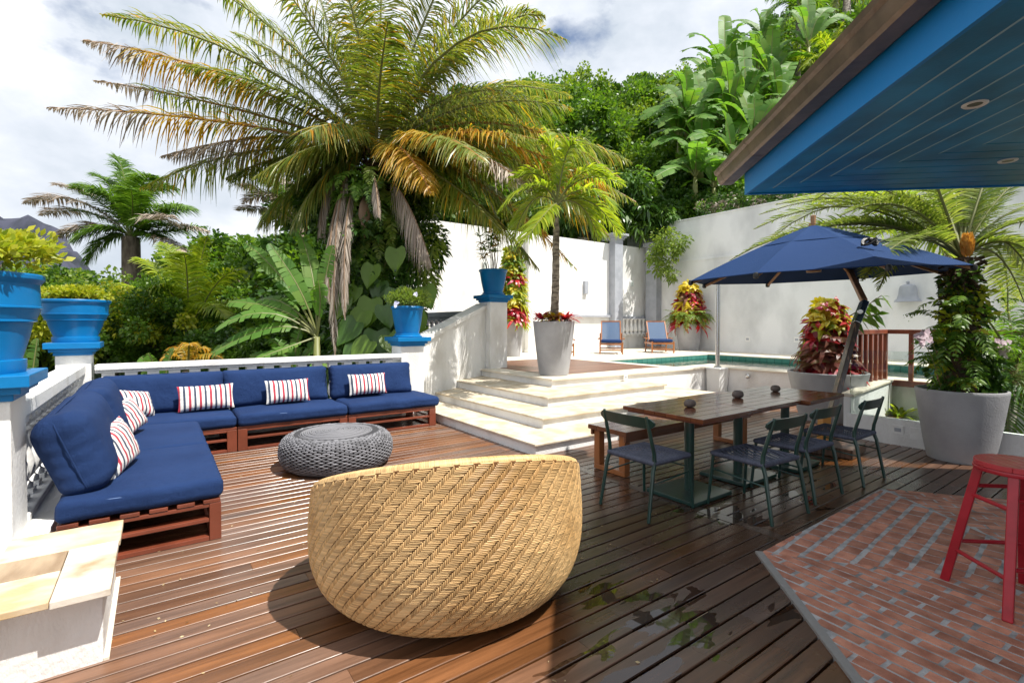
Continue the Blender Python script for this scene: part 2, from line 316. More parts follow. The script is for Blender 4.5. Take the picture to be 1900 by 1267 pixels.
# deck boards: stained hardwood, wet in places, with puddles lying on the shaded part
def deck_mat():
    m = bpy.data.materials.new('wet_deck_boards'); m.use_nodes = True; t = m.node_tree; n = t.nodes; l = t.links; p = n['Principled BSDF']
    tc = n.new('ShaderNodeTexCoord'); mp = n.new('ShaderNodeMapping'); mp.inputs['Scale'].default_value = (.5, 9, 9); l.new(tc.outputs['Object'], mp.inputs[0])
    g = n.new('ShaderNodeNewGeometry')
    add = n.new('ShaderNodeVectorMath'); add.operation = 'ADD'; cx = n.new('ShaderNodeCombineXYZ'); ml = n.new('ShaderNodeMath'); ml.operation = 'MULTIPLY'; ml.inputs[1].default_value = 37
    l.new(g.outputs['Random Per Island'], ml.inputs[0]); l.new(ml.outputs[0], cx.inputs[0]); l.new(mp.outputs[0], add.inputs[0]); l.new(cx.outputs[0], add.inputs[1])
    nz = n.new('ShaderNodeTexNoise'); nz.inputs['Scale'].default_value = 2.5; nz.inputs['Detail'].default_value = 8; nz.inputs['Roughness'].default_value = .65; l.new(add.outputs[0], nz.inputs[0])
    r = n.new('ShaderNodeValToRGB'); l.new(nz.outputs[0], r.inputs[0]); e = r.color_ramp.elements; e[0].position = .3; e[0].color = (.085, .036, .016, 1); e[1].position = .68; e[1].color = (.235, .108, .052, 1)
    hs = n.new('ShaderNodeHueSaturation'); mr = n.new('ShaderNodeMapRange'); mr.inputs[3].default_value = .66; mr.inputs[4].default_value = 1.2; l.new(g.outputs['Random Per Island'], mr.inputs[0]); l.new(mr.outputs[0], hs.inputs['Value'])
    fr = n.new('ShaderNodeMath'); fr.operation = 'FRACT'; fm = n.new('ShaderNodeMath'); fm.operation = 'MULTIPLY'; fm.inputs[1].default_value = 17.3; l.new(g.outputs['Random Per Island'], fm.inputs[0]); l.new(fm.outputs[0], fr.inputs[0]); ms_ = n.new('ShaderNodeMapRange'); ms_.inputs[3].default_value = .72; ms_.inputs[4].default_value = 1.18; l.new(fr.outputs[0], ms_.inputs[0]); l.new(ms_.outputs[0], hs.inputs['Saturation'])
    l.new(r.outputs[0], hs.inputs['Color'])
    # large worn blotches
    n2 = n.new('ShaderNodeTexNoise'); n2.inputs['Scale'].default_value = 1.3; n2.inputs['Detail'].default_value = 6; l.new(tc.outputs['Object'], n2.inputs[0])
    # wetness: puddle centres
    wet = None
    for (px, py, rad, wgt) in ((1240, 1150, .36, .34), (1180, 1230, .42, .3), (1120, 1080, .26, .26), (1350, 960, .42, .3), (1250, 900, .4, .26), (1220, 840, .5, .2), (1480, 925, .35, .2), (1530, 900, .2, .28), (1640, 870, .3, .14), (1440, 1120, .24, .22)):
        c = G(px, py); d = n.new('ShaderNodeVectorMath'); d.operation = 'DISTANCE'; l.new(tc.outputs['Object'], d.inputs[0]); d.inputs[1].default_value = c
        q = n.new('ShaderNodeMapRange'); q.interpolation_type = 'SMOOTHSTEP'; q.inputs[1].default_value = 0; q.inputs[2].default_value = rad*1.6; q.inputs[3].default_value = wgt; q.inputs[4].default_value = 0; l.new(d.outputs['Value'], q.inputs[0])
        if wet is None: wet = q.outputs[0]
        else:
            a = n.new('ShaderNodeMath'); a.operation = 'MAXIMUM'; l.new(wet, a.inputs[0]); l.new(q.outputs[0], a.inputs[1]); wet = a.outputs[0]
    n3 = n.new('ShaderNodeTexNoise'); n3.inputs['Scale'].default_value = 5.2; n3.inputs['Detail'].default_value = 3; n3.inputs['Distortion'].default_value = .6
    m3 = n.new('ShaderNodeMapping'); m3.inputs['Scale'].default_value = (.5, 1.5, 1); l.new(tc.outputs['Object'], m3.inputs[0]); l.new(m3.outputs[0], n3.inputs[0])
    s = n.new('ShaderNodeMath'); l.new(n3.outputs[0], s.inputs[0]); l.new(wet, s.inputs[1])
    pm = n.new('ShaderNodeMapRange'); pm.inputs[1].default_value = .745; pm.inputs[2].default_value = .755; l.new(s.outputs[0], pm.inputs[0])
    # dampness (glossier) over the shaded right side; its dark tint also deepens the shade
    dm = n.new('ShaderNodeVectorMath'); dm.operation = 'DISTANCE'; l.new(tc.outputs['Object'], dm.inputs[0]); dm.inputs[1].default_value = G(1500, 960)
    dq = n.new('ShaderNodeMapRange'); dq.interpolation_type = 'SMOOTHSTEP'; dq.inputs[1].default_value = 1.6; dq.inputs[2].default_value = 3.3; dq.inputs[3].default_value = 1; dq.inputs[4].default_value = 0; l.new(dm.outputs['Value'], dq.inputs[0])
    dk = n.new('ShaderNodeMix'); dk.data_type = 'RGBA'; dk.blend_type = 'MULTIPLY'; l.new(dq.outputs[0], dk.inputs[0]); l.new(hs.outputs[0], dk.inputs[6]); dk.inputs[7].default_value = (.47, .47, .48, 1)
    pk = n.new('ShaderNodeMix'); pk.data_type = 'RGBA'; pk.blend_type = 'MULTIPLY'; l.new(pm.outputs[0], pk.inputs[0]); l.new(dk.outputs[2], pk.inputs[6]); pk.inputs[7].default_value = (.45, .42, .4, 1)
    l.new(pk.outputs[2], p.inputs['Base Color'])
    rr = n.new('ShaderNodeMapRange'); rr.inputs[1].default_value = .3; rr.inputs[2].default_value = .7; rr.inputs[3].default_value = .26; rr.inputs[4].default_value = .5; l.new(n2.outputs[0], rr.inputs[0])
    rw = n.new('ShaderNodeMix'); l.new(dq.outputs[0], rw.inputs[0]); l.new(rr.outputs[0], rw.inputs[2]); rw2 = n.new('ShaderNodeMath'); rw2.operation = 'MULTIPLY'; rw2.inputs[1].default_value = .72; l.new(rr.outputs[0], rw2.inputs[0]); l.new(rw2.outputs[0], rw.inputs[3])
    rp = n.new('ShaderNodeMix'); l.new(pm.outputs[0], rp.inputs[0]); l.new(rw.outputs[0], rp.inputs[2]); rp.inputs[3].default_value = .02; l.new(rp.outputs[0], p.inputs['Roughness'])
    b = n.new('ShaderNodeBump'); b.inputs['Distance'].default_value = .01; l.new(nz.outputs[0], b.inputs['Height'])
    bs = n.new('ShaderNodeMapRange'); bs.inputs[3].default_value = .22; bs.inputs[4].default_value = 0; l.new(pm.outputs[0], bs.inputs[0]); l.new(bs.outputs[0], b.inputs['Strength']); l.new(b.outputs[0], p.inputs['Normal'])
    p.inputs['Coat Weight'].default_value = .28; p.inputs['Coat Roughness'].default_value = .22
    return m
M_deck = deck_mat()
# leaves
L_mid = leafmat('mid_green_leaves', [(.05, .12, .012), (.09, .19, .02), (.15, .25, .03), (.07, .15, .02)])
L_lime = leafmat('lime_leaves', [(.22, .30, .02), (.33, .36, .025), (.42, .40, .03), (.17, .26, .02)], .45)
L_dark = leafmat('dark_green_leaves', [(.026, .075, .012), (.048, .115, .018), (.08, .155, .025)], .35, .2)
L_banana = leafmat('banana_leaves', [(.06, .16, .025), (.13, .26, .045), (.09, .20, .03), (.16, .26, .05)], .5, .42, spec=.3)
L_warm = leafmat('bright_tree_leaves', [(.11, .19, .02), (.16, .24, .03), (.20, .26, .03)], .45)
L_palm = leafmat('palm_leaflets', [(.07, .12, .02), (.12, .18, .028), (.20, .23, .05), (.27, .25, .06), (.09, .15, .025)], .34, .38)
L_palmy = leafmat('yellow_palm_leaflets', [(.42, .22, .015), (.50, .30, .02), (.30, .24, .03), (.36, .16, .02)], .45, .35)
L_palmd = leafmat('dead_palm_leaflets', [(.34, .28, .22), (.46, .39, .33), (.24, .19, .15), (.56, .50, .43)], .7, .2, (1.2, 1.1, .9))
L_young = leafmat('fresh_palm_leaflets', [(.16, .25, .02), (.24, .32, .03), (.34, .38, .04), (.12, .2, .02)], .38, .45)
L_cycad = leafmat('cycad_leaflets', [(.12, .19, .03), (.20, .27, .05), (.32, .36, .11), (.09, .15, .03)], .35, .35)
L_red = leafmat('red_bromeliad', [(.40, .02, .03), (.55, .04, .05), (.28, .015, .03), (.45, .03, .09)], .32, .3, (2, .9, .8))
L_yel = leafmat('yellow_bromeliad', [(.55, .42, .02), (.62, .50, .05), (.40, .36, .03)], .35, .35)
L_purp = leafmat('maroon_bromeliad', [(.14, .05, .04), (.22, .07, .05), (.2, .13, .06)], .4, .25)
L_fern = leafmat('fern_fronds', [(.10, .17, .02), (.16, .24, .03), (.2, .25, .05)], .5, .35)
L_pink = leafmat('pink_white_petals', [(.75, .55, .62), (.8, .7, .74)], .5, .3, (1, 1, 1))
L_orng = leafmat('orange_cone', [(.55, .26, .05), (.62, .34, .09), (.48, .2, .04)], .5, .2)
# ================= ground, deck, terrace, pool =================
gv = []; gf = []; nx, ny = 90, 90
def terr(x, y):
    d = x*FX+y*FY; lat = x*RX+y*RY; z = -1.7-.03*max(0, d-10)
    if x > 15.9 or y > 13.1:
        k = max(0, min(1, (lat+3.5)/3)); z = z*(1-k)+(3.0+max(0, min(d, 36)-17)*.42)*k
    return z
xs = [-60+i*(150/nx) for i in range(nx+1)]; ys = [-25+j*(120/ny) for j in range(ny+1)]
for j in range(ny+1):
    for i in range(nx+1): gv.append((xs[i], ys[j], terr(xs[i], ys[j])+.3*mnoise.noise(Vector((xs[i]*.3, ys[j]*.3, 0)))))
for j in range(ny):
    for i in range(nx): a = j*(nx+1)+i; gf.append((a, a+1, a+nx+2, a+nx+1))
mb = MB(); mb.add(gv, gf); o = mb.build('ground', M_ground, smooth='all'); tag(o, kind='structure', label='dark planted garden soil sloping behind the terrace')
mb = MB(); mb.box(-3000, -3000, -40, 3000, 3000, -39); o = mb.build('far_land', M_ground); tag(o, kind='structure', label='distant dark green land below the mountain')
# mountain
mv = []; mf = []; n1, n2 = 60, 24
def mh(t): return 252*math.exp(-abs((t-.24)/.27)**4)
for j in range(n2+1):
    for i in range(n1+1):
        t = i/n1; s = j/n2; p = D(-260+t*900, 600, 1000-260*(1-s)); h = mh(t)*s**.55
        q = Vector((p.x*.006, p.y*.006, s*2)); mv.append((p.x, p.y, -38+h+30*mnoise.fractal(q*1.6, .7, 2.2, 6)*min(1, s*3)))
for j in range(n2):
    for i in range(n1): a = j*(n1+1)+i; mf.append((a, a+1, a+n1+2, a+n1+1))
mb = MB(); mb.add(mv, mf); o = mb.build('mountain', M_rockm, smooth='all'); tag(o, kind='structure', label='bare rock mountain tinted blue grey for haze, rising into low cloud')
# deck
mb = MB(); pitch = .1085; y0 = -2.2; XS = 3.46
def board(xa, xb, ya, yb, zt=0):
    c = .0032; pr = [(ya, zt-.035), (ya, zt-c), (ya+c*.6, zt-c*.32), (ya+c*1.5, zt), (yb-c*1.5, zt), (yb-c*.6, zt-c*.32), (yb, zt-c), (yb, zt-.035)]
    vs = [(xa, p[0], p[1]) for p in pr]+[(xb, p[0], p[1]) for p in pr]
    mb.add(vs, [tuple(range(8)), tuple(range(15, 7, -1))]+[(i, 8+i, 8+(i+1) % 8, (i+1) % 8) for i in range(8)])
k = 0
while y0 < 7.5:
    ya, yb = y0, y0+pitch-.011; xl = -.75 if y0 > 3.4 else -1.6; stop = 7.34 if y0 < 2.70 else (9.6 if y0 < 6.0 else 5.5)
    cuts = [xl]; x = xl+random.uniform(1, 3.4)
    seg = [(xl, XS-.005), (XS+.105, stop)] if 1.62 < y0 < 4.2 else [(xl, stop)]
    for a, b in seg:
        x = a; cc = [a]
        while True:
            x += random.uniform(1.9, 4.2)
            if x > b-.6: break
            cc.append(x)
        cc.append(b)
        for i in range(len(cc)-1): board(cc[i], cc[i+1]-.002, ya, yb, random.uniform(-.0012, .0008))
    y0 += pitch; k += 1
mb.box(XS, 1.60, -.035, XS+.1, 4.25, .0004)
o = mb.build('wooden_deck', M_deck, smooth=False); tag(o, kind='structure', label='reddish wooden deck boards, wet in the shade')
mb = MB(); mb.box(-2, -2.6, -.12, 7.34, 7.6, -.045); mb.box(7.34, 2.75, -.12, 9.6, 6.0, -.045); o = mb.build('deck_gap_shade', mat('gap_shade', (.012, .009, .008), .9)); tag(o, kind='structure', label='near black sheet standing for the shade under the deck boards')  # near-black sheet, the shade between the boards put into its colour
# steps
STEP = [(3.40, 4.31, .14), (3.96, 4.87, .28), (4.55, 5.48, .42)]; SX = [8.6, 7.95, 7.27]
def zone(x, y, xe): return [(x, y), (xe, y), (xe, 6.6), (5.6, 8.9), (x, 8.9)]
def wallclip(p): return clip(p, -.5, 1, 7.62-.5*3.45)
st = thing('terrace_steps', 'white corner staircase with beige stone treads rising to the pool terrace', 'stairs', (3.4, 4.3, 0))
for (x, y, z), xe in zip(STEP, SX):
    i = .035; body = wallclip([(x+i, y+i), (xe-i, y+i), (xe-i, 6.6), (5.6, 8.9), (x+i, 8.9)]); slab = wallclip([(x, y), (xe, y), (xe, 6.6), (5.6, 8.9), (x, 8.9)])
    off = Vector((-3.4, -4.3))
    mb = MB(); mb.prism([(p[0]-3.4, p[1]-4.3) for p in body], -.05 if z < .2 else z-.2, z-.028); mb.build('riser', M_wall, st, bevel=.006)
    mb = MB(); mb.prism([(p[0]-3.4, p[1]-4.3) for p in slab], z-.028, z); mb.build('tread', M_stone, st, bevel=.008, seg=3)
# terrace
TZ = .56
T1 = [(5.32, 6.30), (9.65, 6.09), (10.35, 6.09), (10.35, 6.6), (9.0, 6.6), (9.0, 12.6), (5.45, 12.6), (5.45, 8.72), (5.32, 8.66)]
T2 = [(9.0, 8.8), (15.4, 8.8), (15.4, 12.6), (9, 12.6)]; T3 = [(13.6, -6), (15.4, -6), (15.4, 8.8), (13.6, 8.8)]
T4 = [(9.65, 6.09), (9.83, 3.22), (9.85, 3.0), (9.85, -6), (10.35, -6), (10.35, 6.09)]; T5 = [(9.83, 3.22), (7.30, 2.80), (7.34, 2.66), (9.85, 2.98)]
mb = MB()
for T in (T1, T2, T3, T4, T5): mb.prism(T, TZ-.035, TZ)
o = mb.build('pool_terrace', M_coping, bevel=.006); tag(o, kind='structure', label='cream stone terrace paving and coping round the pool')
mb = MB(); ins = .04
mb.prism([(5.36, 6.34), (9.62, 6.13), (9.62, 6.56), (8.96, 6.56), (8.96, 12.6), (5.5, 12.6), (5.5, 8.74), (5.36, 8.68)], -.2, TZ-.035)
mb.prism([(9.69, 6.13), (9.87, 3.22), (9.89, 3.0), (9.89, -6), (10.31, -6), (10.31, 6.56), (9.62, 6.56), (9.62, 6.13)], -1.5, TZ-.035)
mb.prism([(9.84, 3.18), (7.335, 2.765), (7.37, 2.69), (9.84, 3.0)], -1.5, TZ-.035)
o = mb.build('terrace_wall', M_wall); tag(o, 'low white retaining wall carrying the pool terrace', 'retaining wall', kind='thing')
mb = MB()
mb.box(8.98, 6.55, -1, 13.65, 8.85, -.9); mb.box(10.3, -6, -1, 13.65, 6.55, -.9)
for a in ((8.96, 6.58, 9.0, 8.82), (9.0, 8.8, 13.6, 8.84), (13.6, -6, 13.64, 8.84), (9.0, 6.56, 10.35, 6.6), (10.31, -6, 10.35, 6.56)): mb.box(a[0], a[1], -.9, a[2], a[3], TZ-.036)
# bench ledge inside the pool
mb.box(9.0, 8.1, -.9, 13.6, 8.8, .28)
pool_m = mat('pool_tile_grid', (.08, .24, .20), .25); _n = pool_m.node_tree.nodes; _l = pool_m.node_tree.links
_tc = _n.new('ShaderNodeTexCoord'); _br = _n.new('ShaderNodeTexBrick'); _br.offset = 0; _br.inputs['Scale'].default_value = 1; _br.inputs['Brick Width'].default_value = .2; _br.inputs['Row Height'].default_value = .2; _br.inputs['Mortar Size'].default_value = .008
_br.inputs['Color1'].default_value = (.05, .19, .16, 1); _br.inputs['Color2'].default_value = (.085, .25, .21, 1); _br.inputs['Mortar'].default_value = (.03, .10, .09, 1)
_cb = _n.new('ShaderNodeCombineXYZ'); _sp = _n.new('ShaderNodeSeparateXYZ'); _ad = _n.new('ShaderNodeMath'); _l.new(_tc.outputs['Object'], _sp.inputs[0]); _l.new(_sp.outputs[0], _ad.inputs[0]); _l.new(_sp.outputs[1], _ad.inputs[1]); _l.new(_ad.outputs[0], _cb.inputs[0]); _l.new(_sp.outputs[2], _cb.inputs[1]); _l.new(_cb.outputs[0], _br.inputs['Vector']); _l.new(_br.outputs[0], _n['Principled BSDF'].inputs['Base Color'])
o = mb.build('pool_basin', pool_m); tag(o, kind='structure', label='green tiled swimming pool basin')
mb = MB(); mb.add([(9.0, 6.6, .44), (10.35, 6.6, .44), (13.6, 6.6, .44), (13.6, 8.8, .44), (9.0, 8.8, .44), (10.35, -6, .44), (13.6, -6, .44)], [(0, 1, 2, 3, 4), (5, 6, 2, 1)])
o = mb.build('pool_water', M_water); tag(o, kind='structure', label='still green pool water')
mb = MB(); y = 6.72
while y < 9.9:
    mb.box(5.75, y, TZ-.01, 8.65, y+.135, TZ+.006); y += .142
o = mb.build('landing_deck', M_dwood2); tag(o, kind='structure', label='wooden boards let into the terrace landing')
# ================= walls =================
wb = thing('garden_wall', 'tall sunlit white boundary wall behind the deck chairs', 'wall', (10, 12.6, 0))
mb = MB(); mb.box(-4.4, 0, -1.8, 5.4, .3, 4.36); mb.build('wall_face', M_wall, wb)
def pil(x, w=.42, d=.2, z1=4.55, mm=M_greyp, cap=True, z0=TZ):
    mb = MB(); mb.box(x-w/2-10, -d, z0, x+w/2-10, -.002, z1-.12)
    mb.box(x-w/2-10.03, -d-.03, z0, x+w/2-9.97, -.002, z0+.1)
    if cap:
        for k, (e, a, b) in enumerate(((.04, -.22, -.15), (.09, -.15, -.08), (.15, -.08, 0))): mb.box(x-w/2-e-10, -d-e, z1+a, x+w/2+e-10, .302+e, z1+b)
    return mb.build('pilaster', mm, wb, bevel=.006)
pil(9.75, .5, .22, 4.36, M_wall, False); pil(13.55, .42, .28, 4.70, M_greyp); 
mb = MB(); mb.box(10.9-10, -.12, 1.70, 13.32-10, -.001, 1.78); mb.box(13.78-10, -.12, 1.66, 15.3-10, -.001, 1.74); mb.build('ledge', M_greyp, wb, bevel=.005)
def baluster(mb, x, y, z0, h, r=.062, n=14, M=None):
    P = [(.8, 0), (.8, .07), (.55, .1), (.5, .13), (.85, .2), (1.0, .3), (.9, .42), (.6, .6), (.42, .74), (.5, .8), (.75, .84), (.5, .88), (.75, .93), (.75, 1)]
    mb.box(x-r*.9, y-r*.9, z0, x+r*.9, y+r*.9, z0+h*.06); mb.box(x-r*.9, y-r*.9, z0+h*.94, x+r*.9, y+r*.9, z0+h)
    mb.lathe([(a*r, z0+h*(.05+.9*b)) for a, b in P], n, (x, y, 0), cap=False)
mb = MB(); mb.box(13.85-10, -.08, .98, 15.25-10, -.003, 1.06); mb.build('ledge', M_wall, wb, bevel=.004)
for i in range(6):
    mb = MB(); baluster(mb, 13.98+i*.23-10, -.075, 1.06, .60, .09); mb.build('baluster', M_white, wb, smooth=True, angle=50)
mb = MB(); mb.box(12.05-10, -.1, 2.5, 12.22-10, -.001, 2.95); mb.build('wall_niche', M_greyp, wb, bevel=.01)
def walllamp(x, y, z, lab, rz=0):
    t = thing('wall_lamp', lab, 'wall lamp', (x, y, z), rz, 'small square lamps on the white boundary wall')
    mb = MB(); mb.box(-.07, -.03, -.12, .07, 0, .12); mb.build('back_plate', M_white, t, bevel=.004)
    mb = MB(); mb.box(-.05, -.08, -.09, .05, -.031, .09); mb.build('shade', mat('frosted_lamp_glass', (.55, .6, .58), .3), t, bevel=.006)
walllamp(8.0, 12.595, 3.2, 'small lamp on the white wall behind the blue pot'); walllamp(14.5, 12.595, 2.95, 'small lamp on the white wall in the plant shadow')
wr = thing('side_wall', 'tall shaded white side wall along the far edge of the pool', 'wall', (15.4, 3, 0))
mb = MB(); mb.box(0, -9, -1.6, .35, 10.6, 3.72); mb.box(.04, -9, 3.72, .35, 10.6, 5.16); mb.build('wall_face', M_wall2, wr)
mb = MB(); mb.box(-.02, -9, 3.66, .1, 9.4, 3.74); mb.box(0.01, -9, 5.16, .4, 10.6, 5.2); mb.build('moulding', M_wall2, wr, bevel=.006)
mb = MB(); mb.box(-.3, 8.9, TZ, 0, 9.4, 4.35); mb.box(-.38, 8.82, 4.35, .05, 9.48, 4.5); mb.build('pilaster', M_greyp, wr, bevel=.01)
def outlet(name, loc, rz, lab, w=.09, h=.09, slot=True, cat='wall fitting'):
    t = thing(name, lab, cat, loc, rz); mb = MB(); mb.box(-w/2, -.012, -h/2, w/2, 0, h/2); mb.build('plate', M_white, t, bevel=.003)
    if slot: mb = MB(); mb.box(-w*.28, -.016, -h*.2, w*.28, -.0125, h*.2); mb.build('socket', M_greyp, t, bevel=.002)
outlet('wall_socket', (15.397, 8.55, .98), R(-90), 'small socket low on the side wall behind the steel post', .16, .16)
outlet('wall_socket', (15.397, 7.05, 1.0), R(-90), 'small socket low on the side wall above the pool edge', .16, .16)
outlet('wall_socket', (15.397, 4.0, .93), R(-90), 'small socket low on the side wall behind the red railing', .18, .12)
# bell shaped lamp
t = thing('bell_lamp', 'grey bell shaped lamp shade fixed to the side wall', 'wall lamp', (15.25, 4.35, 2.02))
mb = MB(); mb.lathe([(a_*.62, b_*.78) for a_, b_ in [(.46, 0), (.44, .02), (.36, .10), (.31, .22), (.29, .42), (.26, .5), (.12, .55), (.05, .56), (.05, .60), (.07, .63), (.02, .66)]], 32); mb.build('lamp_shade', M_greyp, t, smooth=True)
mb = MB(); mb.box(0, -.06, .3, .15, .06, .42); mb.build('bracket', M_greyp, t)
# diagonal stair wall, from lower to upper pillar
sw = thing('stair_wall', 'sloping white wall beside the stairs dappled with palm shadow', 'wall', (3.5, 7.6, 0))
def swp(s, off, z): d = Vector((1.95, .98)).normalized(); n = Vector((-d.y, d.x)); p = d*s+n*off; return (p.x, p.y, z)
mb = MB(); L0, L1 = -.05, 2.28
zt0, zt1 = 1.08, 1.80
mb.hexa([swp(L0, 0, -.1), swp(L1, 0, -.1), swp(L1, .2, -.1), swp(L0, .2, -.1)], [swp(L0, 0, zt0), swp(L1, 0, zt1), swp(L1, .2, zt1), swp(L0, .2, zt0)]); mb.build('wall_face', M_wall, sw)
mb = MB(); mb.hexa([swp(L0, -.045, zt0), swp(L1, -.045, zt1), swp(L1, .245, zt1), swp(L0, .245, zt0)], [swp(L0, -.045, zt0+.09), swp(L1, -.045, zt1+.09), swp(L1, .245, zt1+.09), swp(L0, .245, zt0+.09)]); mb.build('coping', M_wall, sw, bevel=.01)
# pillars with blue caps
def pillar(x0, y0, x1, y1, z0, zt, lab):
    cx, cy = (x0+x1)/2, (y0+y1)/2; hx, hy = (x1-x0)/2, (y1-y0)/2
    t = thing('pillar', lab, 'pillar', (cx, cy, 0)); h = .145
    mb = MB(); mb.box(-hx, -hy, z0, hx, hy, zt-h); mb.build('shaft', M_wall, t, bevel=.006)
    mb = MB()
    for e, a, b in ((.015, h, h-.04), (.05, h-.04, h-.078), (.09, h-.078, 0)): mb.box(-hx-e, -hy-e, zt-a, hx+e, hy+e, zt-b)
    mb.build('cap', M_blue, t, bevel=.005, seg=2)
pillar(-1.08, 3.80, -.65, 4.20, -.1, 1.2, 'nearest white pillar with a bright blue cap at the end of the sofa')
pillar(-.92, 7.48, -.61, 7.79, -.1, 1.262, 'white corner pillar with a blue cap between the two balustrades')
pillar(3.17, 7.45, 3.56, 7.85, -.1, 1.258, 'white pillar with a blue cap at the foot of the sloping stair wall')
pillar(5.50, 8.44, 5.92, 8.86, .5, 2.06, 'tall white pillar with a blue cap on the upper landing')
# balustrades
bl = thing('balustrade', 'white balustrade behind the left sofa', 'balustrade', (-.76, 4.2, 0))
mb = MB(); mb.box(-.10, 0, .90, .10, 3.28, 1.0); mb.box(-.07, 0, .86, .07, 3.28, .90); mb.build('top_rail', M_wall, bl, bevel=.008)
mb = MB(); mb.box(-.26, -.4, -.3, .24, 3.28, .26); mb.box(-.12, 0, .26, .12, 3.28, .31); mb.build('plinth', M_wall, bl, bevel=.008)
for i in range(15):
    mb = MB(); baluster(mb, 0, .12+i*.215, .31, .55, .07); mb.build('baluster', M_white, bl, smooth=True, angle=50)
bb = thing('balustrade', 'long white balustrade behind the back sofa', 'balustrade', (-.58, 7.5, 0))
mb = MB(); mb.box(0, -.06, .935, 3.75, .14, 1.0); mb.box(0, -.03, .90, 3.75, .11, .935); mb.build('top_rail', M_wall, bb, bevel=.008)
mb = MB(); mb.box(0, -.1, -.3, 3.75, .2, .3); mb.build('plinth', M_wall, bb, bevel=.008)
for i in range(17):
    mb = MB(); x = .12+i*.215; mb.box(x-.06, -.02, .84, x+.06, .1, .9); baluster(mb, x, .04, .30, .56, .065); mb.build('baluster', M_white, bb, smooth=True, angle=50)
ub = thing('balustrade', 'grey balustrade at the edge of the upper landing behind the blue pot', 'balustrade', (5.4, 8.9, TZ))
mb = MB(); mb.box(-.09, 0, 1.06, .09, 3.6, 1.18); mb.box(-.07, 0, 1.0, .07, 3.6, 1.06); mb.build('top_rail', M_greyp, ub, bevel=.008)
mb = MB(); mb.box(-.09, 0, -.4, .09, 3.6, .3); mb.build('plinth', M_greyp, ub, bevel=.008)
for i in range(14):
    mb = MB(); baluster(mb, 0, .2+i*.25, .30, .70, .075); mb.build('baluster', M_greyp, ub, smooth=True, angle=50)
# near left block with sandstone top
bk = thing('stone_bench_block', 'white rendered block with a yellow and brown sandstone top beside the sofa', 'masonry bench', (-.5, 2.8, 0))
def bx(mb, a, b): mb.box(a[0]+.5, a[1]-2.8, a[2], b[0]+.5, b[1]-2.8, b[2])
mb = MB(); bx(mb, (-.80, 2.80, -.1), (-.20, 3.62, .33)); mb.build('block', M_wall, bk, bevel=.006)
for nm, mm, a, b, dz in (('slab', M_slab1, (-.80, 2.70), (-.362, 3.02), 0), ('slab', M_slab3, (-.80, 3.024), (-.362, 3.262), .001), ('slab', M_slab2, (-.358, 2.685), (-.165, 3.262), .003), ('slab', M_slab1, (-.62, 3.266), (-.16, 3.60), -.001)):
    mb = MB(); bx(mb, (*a, .33), (*b, .36+dz)); mb.build(nm, mm, bk, bevel=.004)
mb = MB(); mb.box(0, 0, -.1, .62, .62, .40); o = mb.build('low_wall', M_wall, bevel=.01, loc=(-1.20, 2.16, 0)); tag(o, 'low white wall end below the near pillar', 'wall')
mb = MB(); mb.box(0, 0, 0, .02, .86, .012); o = mb.build('stone_edging', M_coping, loc=(-.20, 2.80, 0)); tag(o, 'thin pale stone strip at the foot of the white block', 'edging')
# low wall and glass at the right of the deck
lw = thing('low_glass_wall', 'low white wall topped with clear glass panels round the sunken garden', 'glass wall', (7.33, 2.7, 0))
mb = MB(); mb.hexa([(0, .02, -.1), (.12, .02, -.1), (.12, -6, -.1), (-.0, -6, -.1)][::-1], [(0, .02, .31), (.12, .02, .31), (.12, -6, .31), (0, -6, .31)][::-1]); mb.build('wall_face', M_wall, lw, bevel=.008)
mb = MB(); mb.box(.03, -1.15, .311, .045, .0, 1.14); mb.build('glass_panel', M_glass, lw); mb = MB(); mb.box(.03, -4.8, .311, .045, -1.17, 1.14); mb.build('glass_panel', M_glass, lw)
mb = MB(); mb.box(-.02, -.62, .02, -.001, -.52, .12); 
outlet('wall_socket', (7.329, 2.17, .19), R(-90), 'recessed socket low on the white wall beside the big planter', .12, .11)
outlet('wall_cover', (7.329, 1.98, .17), R(-90), 'blank square cover on the white wall beside the big planter', .14, .14, False)
outlet('wall_socket', (9.66, 5.9, .43), R(-90), 'blank square plate on the shaded wall behind the table', .12, .13, False)
t = thing('spotlight', 'small chrome light on the shaded wall behind the table', 'light', (9.66, 5.35, .42)); mb = MB(); mb.lathe([(.05, 0), (.05, .03), (.035, .05), (.01, .055)], 16, M=TM(ry=R(-90))); mb.build('housing', M_steel, t, smooth=True)
outlet('step_light', (7.0, 6.205, .50), 0, 'small square light on the sunlit wall above the steps', .1, .1, True, 'light')
# ================= sunken garden railing =================
rl = thing('wooden_railing', 'red brown wooden railing round the sunken garden by the pool', 'railing', (9.82, 3.08, TZ))
mb = MB(); mb.box(-.03, -5, .75, .05, 0.03, .82); mb.box(-1.55, -.03, .75, -.03, .05, .82); mb.build('top_rail', M_rail, rl, bevel=.006)
mb = MB(); mb.box(-.03, -5, -.10, .05, .05, -.005); mb.box(-1.55, -.05, -.11, -.03, .05, -.005); mb.build('bottom_rail', M_rail, rl, bevel=.006)
for i in range(8): mb = MB(); x = -.02-i*.205; mb.box(x-.028, -.02, -.0, x+.028, .03, .75); mb.build('post', M_rail, rl, bevel=.004)
for i in range(1, 15): mb = MB(); y = -i*.33; mb.box(-.015, y-.03, -.0, .035, y+.03, .75); mb.build('post', M_rail, rl, bevel=.004)
